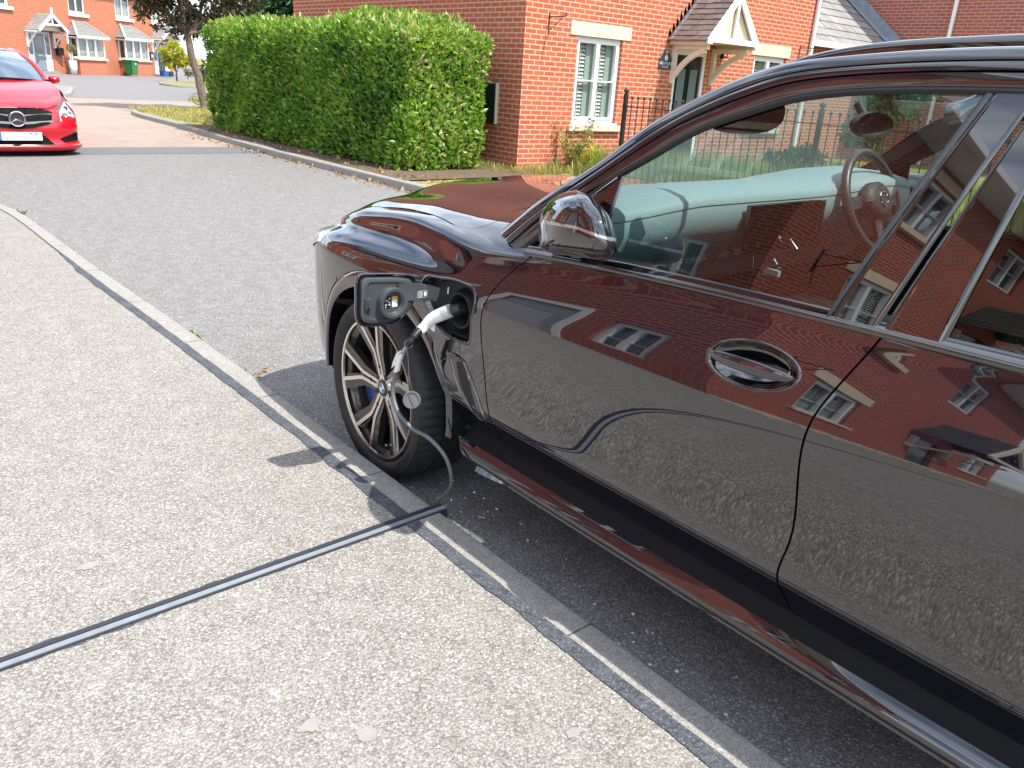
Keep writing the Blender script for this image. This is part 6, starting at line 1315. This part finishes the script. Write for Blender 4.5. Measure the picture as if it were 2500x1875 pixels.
bay(2.15, 4.55, 2.12, .88, 2.6, 3.55); bay(6.55, 8.95, 2.22, .93, 6.95, 7.9)
def gdoor(xa, xb, zt, colm):
    b = MB()
    for x0, x1 in ((xa, xa+.08), (xb-.08, xb), (xa+.40, xa+.47), (xb-.47, xb-.40)): b.box((x0, .03, .05), (x1, .12, zt))
    b.box((xa+.08, .031, zt-.10), (xb-.08, .119, zt)); b.box((xa+.08, .032, .05), (xa+.40, .118, .95)); b.box((xb-.40, .032, .05), (xb-.08, .118, .95)); o = tb(b, 'door_frame', M_UPVC)
    b = MB(); b.box((xa+.47, .05, .07), (xb-.47, .10, zt-.10)); dd = tb(b, 'door', colm)
    b = MB(); b.box((xa+.60, .04, 1.05), (xb-.60, .06, zt-.22)); b.box((xa+.08, .06, .95), (xa+.40, .09, zt-.1)); b.box((xb-.40, .06, .95), (xb-.08, .09, zt-.1)); b.build('door_glass', simple('grey blue glass', (.10, .14, .16), .06, 0, .9), dd)
    b = MB(); b.box((xa+.72, .03, .86), (xb-.72, .05, .93)); b.build('letter_plate', M_CHROME, dd)
    b = MB(); b.box((xa-.1, -.35, -.10), (xb+.1, .05, .05)); tb(b, 'doorstep', M_KERB)
gdoor(*DO[:2], 2.2, M_GREYD); gdoor(*D2[:2], 2.25, simple('blue grey door', (.03, .05, .065), .3))
def porch(x0, x1, ez, az, lab):
    px = (x0+x1)/2; hw = (x1-x0)/2; dd = 1.0; yf = -dd
    o = thing('porch_canopy', lab, 'door canopy', TL, TR, group='gabled canopies on the far terrace'); o['_world'] = 0
    b = MB(); tiles(b, (px-hw, 0, ez), (0, yf, 0), (hw, 0, az-ez), 9, nt=6, seed=2); tiles(b, (px+hw, yf, ez), (0, dd, 0), (-hw, 0, az-ez), 9, nt=6, seed=3); tb(b, 'tiled_roof', M_TILEG, o, tone=True)
    b = MB()
    for s in (-1, 1): b.bar((px+s*hw, yf-.02, ez-.03), (px, yf-.02, az-.05), .04, .17, (0, 0, 1)); b.bar((px+s*(hw-.05), yf+.1, ez-.07), (px+s*(hw-.05), 0, ez-.07), .12, .10); b.box((px+s*(hw-.12)-.06, -.1, 1.35), (px+s*(hw-.12)+.06, -.004, ez-.1)); b.bar((px+s*(hw-.12), -.05, 1.45), (px+s*(hw-.12), -.7, ez-.1), .08, .08)
    b.box((px-.05, yf-.05, az-.2), (px+.05, yf+.03, az+.32)); b.box((px-hw*.55, yf-.01, ez+.28), (px+hw*.55, yf+.05, ez+.38)); b.box((px-.04, yf-.008, ez+.38), (px+.04, yf+.04, az-.15)); tb(b, 'canopy_timber', M_UPVC, o)
    b = MB(); b.add([(px-hw+.1, yf+.35, ez), (px+hw-.1, yf+.35, ez), (px, yf+.35, az-.1)], [(0, 1, 2)]); tb(b, 'gable_panel', M_CREAM, o)
porch(-1.35, .95, 2.28, 3.20, 'grey tiled gabled canopy above the grey door of the far terrace'); porch(10.0, 12.2, 2.42, 3.3, 'shaded grey tiled canopy above the dark door behind the yellow shrub')
def lthing(name, lab, cat, x, y, z=0, group=None):
    c, s = math.cos(TR), math.sin(TR); return thing(name, lab, cat, (TL[0]+c*x-s*y, TL[1]+s*x+c*y, TL[2]+z), TR, group)
o = lthing('wheelie_bin', 'green wheelie bin standing under the right hand bay window', 'wheelie bin', 6.2, -1.1, -.05)
b = MB(); rows = [[(a*(.26+.05*k), c_*(.27+.07*k), z) for a, c_ in ((-1,-1),(1,-1),(1,1),(-1,1))] for z, k in ((.05, 0), (.90, 1))]; b.grid(np.array(rows), cv=True, flip=True); b.f.append((3, 2, 1, 0)); b.m.append(0); tb(b, 'bin_body', simple('green bin plastic', (.025, .16, .045), .45), o, bevel=.02)
b = MB(); b.box((-.34, -.38, .90), (.34, .40, .98)); b.box((-.30, .36, .86), (.30, .45, .93)); tb(b, 'bin_lid', simple('green lid plastic', (.03, .19, .06), .45), o, bevel=.02)
for x in (-.24, .24): b = MB(); b.lathe([(.001, -.03), (.10, -.03), (.10, .03), (.001, .03)], 16, (x, .30, .10), 'x'); tb(b, 'wheel', M_RUBBER, o)
b = MB(); b.box((-.04, -.345, .70), (.10, -.335, .78)); tb(b, 'bin_label', M_WHITEP, o)
o = lthing('planter', 'tall white planter with a small ball tree by the grey door', 'planter', 1.55, -.55, -.05)
b = MB(); b.lathe([(.001, .0), (.15, 0), (.22, .35), (.235, .75), (.20, .76), (.20, .70), (.001, .70)], 20); tb(b, 'pot', M_UPVC, o, smooth=True)
b = MB(); b.tube([(0, 0, .7), (0, 0, 1.3)], .035, 8); tb(b, 'stem', M_UPVC, o)
b = MB(); r = np.random.default_rng(4); d = r.normal(0, 1, (240, 3)); d /= np.linalg.norm(d, axis=1)[:, None]; leaves(b, np.array([0, 0, 1.42])+d*.24*(r.random(240)**.5)[:, None], d, .14, .06, r); tb(b, 'foliage', M_OCH, o, uv=False, tone=True)
for x, z, lab in ((1.10, 1.28, 'black post box on the brick pier right of the grey door'), (9.75, 1.38, 'dark post box with a pale front beside the second bay')):
    o = lthing('post_box', lab, 'post box', x, -.1, z-.1, 'post boxes on the far terrace'); b = MB(); b.box((-.22, -.12, -.22), (.22, .09, .14)); b.lathe([(.001, -.22), (.10, -.22), (.10, .22), (.001, .22)], 16, (0, -.02, .12), 'x'); tb(b, 'box_body', M_BLACKP, o)
    if x > 5: b = MB(); b.box((-.14, -.13, -.16), (.14, -.121, .08)); tb(b, 'box_door', simple('pale lilac front', (.4, .38, .48), .4), o)
for x, z, lab in ((1.05, 1.83, 'small dark wall lantern above the black post box'), (9.45, 1.98, 'small dark wall lantern right of the second bay')):
    o = lthing('wall_lantern', lab, 'wall lamp', x, -.06, z-.1, 'wall lanterns on the far terrace'); b = MB(); b.box((-.05, -.02, -.15), (.05, .05, .15)); b.lathe([(.03, -.16), (.09, .05), (.10, .08), (.03, .17)], 10, (0, -.13, 0)); tb(b, 'lantern', M_IRON, o)
o = lthing('recycling_box', 'blue and black recycling box by the dark door of the far terrace', 'recycling box', 9.95, -.9, -.05)
b = MB(); b.grid(np.array([[(a*.30*k, c_*.2*k, z) for a, c_ in ((-1,-1),(1,-1),(1,1),(-1,1))] for z, k in ((0, .85), (.36, 1), (.36, .93), (.02, .8))]), cv=True, flip=True); tb(b, 'box', simple('blue box plastic', (.02, .10, .30), .4), o)
b = MB(); b.box((.31, -.22, 0), (.78, .2, .34)); tb(b, 'black_box', M_BLACKP, o, bevel=.02)
o = thing('lamp_post', 'slim grey lamp post behind the red car at the left', 'lamp post', (4.1, 44.5, .05)); b = MB(); b.tube([(4.1, 44.5, 0), (4.1, 44.5, 1.1)], .085, 12); b.tube([(4.1, 44.5, 1.1), (4.1, 44.5, 5.6)], .05, 12); b.build('post', simple('galvanised post', (.22, .22, .23), .5, .3), o, smooth=True)
b = MB(); b.box((3.85, 44.3, 5.6), (4.6, 44.7, 5.75)); b.build('lamp_head', M_DPLAST, o)
dp = lthing('downpipe', 'white downpipe beside the first bay of the far terrace', 'downpipe', 1.92, -.05); b = MB(); b.box((-.05, -.06, -.1), (.05, .03, 2.2)); tb(b, 'pipe', M_UPVC, dp)
# ---------------------------------------------------------------- brick house beside the camera, seen mirrored in the car
LX, LY, YE, EH = -2.45, 3.55, 9.3, 5.8
lh = thing('brick_house', 'dark red brick house left of the pavement, mirrored in the black car doors', 'house', (LX, LY, 0))
TX = lambda x, y, z: (LX-y, x, z)                   # wall face towards +x: local x runs along world y
def tx(x, y, z): return (LX-y, x, z)
b = MB(); LW = [(4.25, 4.95, .75, 2.15), (5.45, 6.65, .1, 2.2), (7.5, 8.6, .9, 2.2), (4.4, 5.5, 3.6, 4.75), (7.3, 8.4, 3.6, 4.75)]
facade(b, LY, YE, -.05, EH, LW, 0, .1, T=tx)
for i in range(len(b.f)): b.f[i] = b.f[i][::1]
FW = [(-5.15, -3.95, 1.15, 2.55), (-5.1, -4.0, 3.95, 5.15), (-8.15, -7.2, .1, 2.3), (-8.2, -7.1, 3.95, 5.15), (-10.4, -9.3, 1.15, 2.55)]
facade(b, -11.0, LX, -.05, EH, FW, LY, .1)
b.add([(-11, LY, -.05), (-11, YE, -.05), (-11, YE, EH), (-11, LY, EH)], [(0, 3, 2, 1)]); b.add([(-11, YE, -.05), (LX, YE, -.05), (LX, YE, EH), (-11, YE, EH)], [(3, 2, 1, 0)])
ymid = (LY+YE)/2; zr2 = 8.2
b.add([(LX, LY, EH), (LX, YE, EH), (LX, ymid, zr2)], [(0, 1, 2)]); b.add([(-11, LY, EH), (-11, YE, EH), (-13, ymid, zr2)], [(0, 2, 1)])
b.build('wall', M_BRICKM, lh)
b = MB(); tiles(b, (-11.3, LY-.45, EH-.2), (11.3+LX+.3, 0, 0), (0, ymid-LY+.45, zr2-EH+.25), 22, seed=12, nt=30); tiles(b, (LX+.3, YE+.45, EH-.2), (-(11.3+LX+.3), 0, 0), (0, -(ymid-LY+.45), zr2-EH+.25), 22, seed=13, nt=30); rf = b.build('roof', M_TILED, lh, tone=True)
b = MB(); b.box((-11.3, LY-.52, EH-.35), (LX+.3, LY-.42, EH-.22)); b.box((-11.3, LY-.42, EH-.30), (LX+.3, LY, EH-.26)); b.build('gutter', M_UPVC, rf)
for q in (LW[0], LW[2], LW[3], LW[4]): window(lh, *q, 0, tx, shut='full' if q[2] < 2 else None)
for q in (FW[0], FW[1], FW[3], FW[4]): window(lh, *q, LY, ID, shut=None if q[2] > 3 else 'half')
b = MB(); b.box((LX-.10, 5.45, .1), (LX-.06, 6.65, 2.2)); gd = b.build('garage_door', simple('light grey garage door', (.46, .48, .50), .4), lh)
b = MB()
for z in np.arange(.3, 2.2, .3): b.box((LX-.065, 5.45, z), (LX-.055, 6.65, z+.012))
b.build('garage_door_rib', simple('garage rib', (.3, .31, .33), .5), gd)
for xa, xb, za, zb in (FW[0], FW[1], FW[4]):
    b = MB(); b.box((xa-.18, LY-.016, zb+.001), (xb+.18, LY+.05, zb+.22)); b.build('lintel', M_CREAM, lh)
    b = MB(); b.box((xa-.1, LY-.08, za-.12), (xb+.1, LY+.05, za-.002)); b.build('sill', M_CREAM, lh)
for ya_, yb_, za, zb in ((7.5, 8.6, .9, 2.2), (4.4, 5.5, 3.6, 4.75), (7.3, 8.4, 3.6, 4.75)):
    b = MB(); b.box((LX-.05, ya_-.15, zb+.001), (LX+.016, yb_+.15, zb+.2)); b.build('lintel', M_CREAM, lh); b = MB(); b.box((LX-.05, ya_-.1, za-.11), (LX+.07, yb_+.1, za-.002)); b.build('sill', M_CREAM, lh)
b = MB(); b.box((-8.11, LY+.05, .12), (-7.24, LY+.09, 2.28)); b.build('door', M_BLACKD, lh)
lc = thing('door_canopy', 'dark tiled gabled canopy over the door of the house mirrored in the car', 'door canopy', (-7.67, LY, 2.5))
b = MB(); tiles(b, (-8.52, LY, 2.5), (0, -.9, 0), (.85, 0, .85), 8, nt=5); tiles(b, (-6.82, LY-.9, 2.5), (0, .9, 0), (-.85, 0, .85), 8, nt=5); b.build('tiled_roof', M_TILED, lc, tone=True)
b = MB()
for s in (-1, 1): b.bar((-7.67+s*.85, LY-.9, 2.46), (-7.67, LY-.9, 3.3), .05, .12, (0, 0, 1)); b.bar((-7.67+s*.7, LY-.04, 1.6), (-7.67+s*.7, LY-.75, 2.3), .07, .08); b.box((-7.67+s*.7-.04, LY-.08, 1.5), (-7.67+s*.7+.04, LY-.003, 2.3))
b.box((-8.42, LY-.93, 2.42), (-6.92, LY-.86, 2.52)); b.build('canopy_timber', M_WTIMBER, lc)
b = MB(); b.box((LX-.02, 5.33, .1), (LX+.02, 5.448, 2.3)); b.box((LX-.02, 6.652, .1), (LX+.02, 6.77, 2.3)); b.box((LX-.02, 5.448, 2.202), (LX+.019, 6.652, 2.3)); b.build('garage_frame', M_UPVC, lh)
k = thing('basket_bracket', 'iron hanging basket bracket on the sunny wall of the mirrored house', 'wall bracket', (-3.25, LY, 2.6)); b = MB(); b.tube([(-3.25, LY-.01, 2.2), (-3.25, LY-.01, 2.7)], .012, 6); b.tube([(-3.25, LY-.01, 2.6), (-3.25, LY-.4, 2.6)], .012, 6); b.tube([(-3.25, LY-.01, 2.3), (-3.25, LY-.35, 2.58)], .009, 6); b.build('bracket_bar', M_IRON, k)
# planting strip of pale cobbles along the sunny wall
b = MB(); r = np.random.default_rng(77)
for _ in range(900):
    x, y, s = r.uniform(-10.8, -2.4), LY-abs(r.normal(0, .22))-.03, r.uniform(.03, .075); th = np.linspace(0, 2*np.pi, 7, endpoint=False); b.grid(np.array([[(x+s*k*math.cos(a), y+s*k*.8*math.sin(a), .10+h*s) for a in th] for k, h in ((1, 0), (.8, .45), (.1, .62))]), cv=True, flip=True)
tag(b.build('cobbles', simple('pale cobbles', (.42, .38, .32), .8, var=.4, scale=5), uv=False), 'pale rounded cobbles along the foot of the mirrored house wall', 'cobbles', kind='stuff')
tree('back_garden_tree', 'broad green tree standing behind the camera side driveway', (-15.5, -1.5, 0), 7, 2.2, [(0,0,4,1.8),(-1.6,0,4.5,1.4),(1.6,.5,4.3,1.4),(0,0,5.8,1.5),(0,1.5,4,1.3)], M_GREEN, 4500, (.24, .12), .16, 91)

# second mirrored house across the side turning
sh = thing('brick_house', 'second red brick house across the turning, mirrored in the front wing', 'house', (-7, 19, 0))
SW = [(17.2, 18.3, .9, 2.2), (20.4, 21.6, .9, 2.2), (17.2, 18.3, 3.6, 4.75), (20.5, 21.6, 3.6, 4.75)]; S2 = [(-5.6, -4.5, .9, 2.2), (-8.6, -7.4, .9, 2.2), (-5.6, -4.5, 3.6, 4.75), (-8.6, -7.5, 3.6, 4.75)]
SX, SY, SYE = -3.4, 15.2, 23.5; tx2 = lambda x, y, z: (SX-y, x, z)
b = MB(); facade(b, SY, SYE, -.05, 5.6, SW, 0, .1, T=tx2); facade(b, -12, SX, -.05, 5.6, S2, SY, .1); b.add([(SX, SY, 5.6), (SX, SYE, 5.6), (SX, (SY+SYE)/2, 8.6)], [(0, 1, 2)]); b.add([(-12, SY, 5.6), (-12, SYE, 5.6), (-12, (SY+SYE)/2, 8.6)], [(0, 2, 1)]); b.add([(-12, SYE, -.05), (SX, SYE, -.05), (SX, SYE, 5.6), (-12, SYE, 5.6)], [(3, 2, 1, 0)]); b.build('wall', M_BRICKM, sh)
b = MB(); tiles(b, (-12.3, SY-.4, 5.45), (12.3+SX+.3, 0, 0), (0, (SYE-SY)/2+.4, 3.2), 20, nt=24, seed=21); tiles(b, (SX+.3, SYE+.4, 5.45), (-(12.3+SX+.3), 0, 0), (0, -(SYE-SY)/2-.4, 3.2), 20, nt=24, seed=22); b.build('roof', M_TILED, sh, tone=True)
for q in SW: window(sh, *q, 0, tx2, shut='full' if q[2] < 2 else None)
for q in S2: window(sh, *q, SY, ID, shut='full' if q[2] < 2 else None)
for xa, xb, za, zb in S2: b = MB(); b.box((xa-.15, SY-.016, zb+.001), (xb+.15, SY+.05, zb+.2)); b.build('lintel', M_CREAM, sh)
for xa, xb, za, zb in SW: b = MB(); b.box((SX-.05, xa-.15, zb+.001), (SX+.016, xb+.15, zb+.2)); b.build('lintel', M_CREAM, sh)
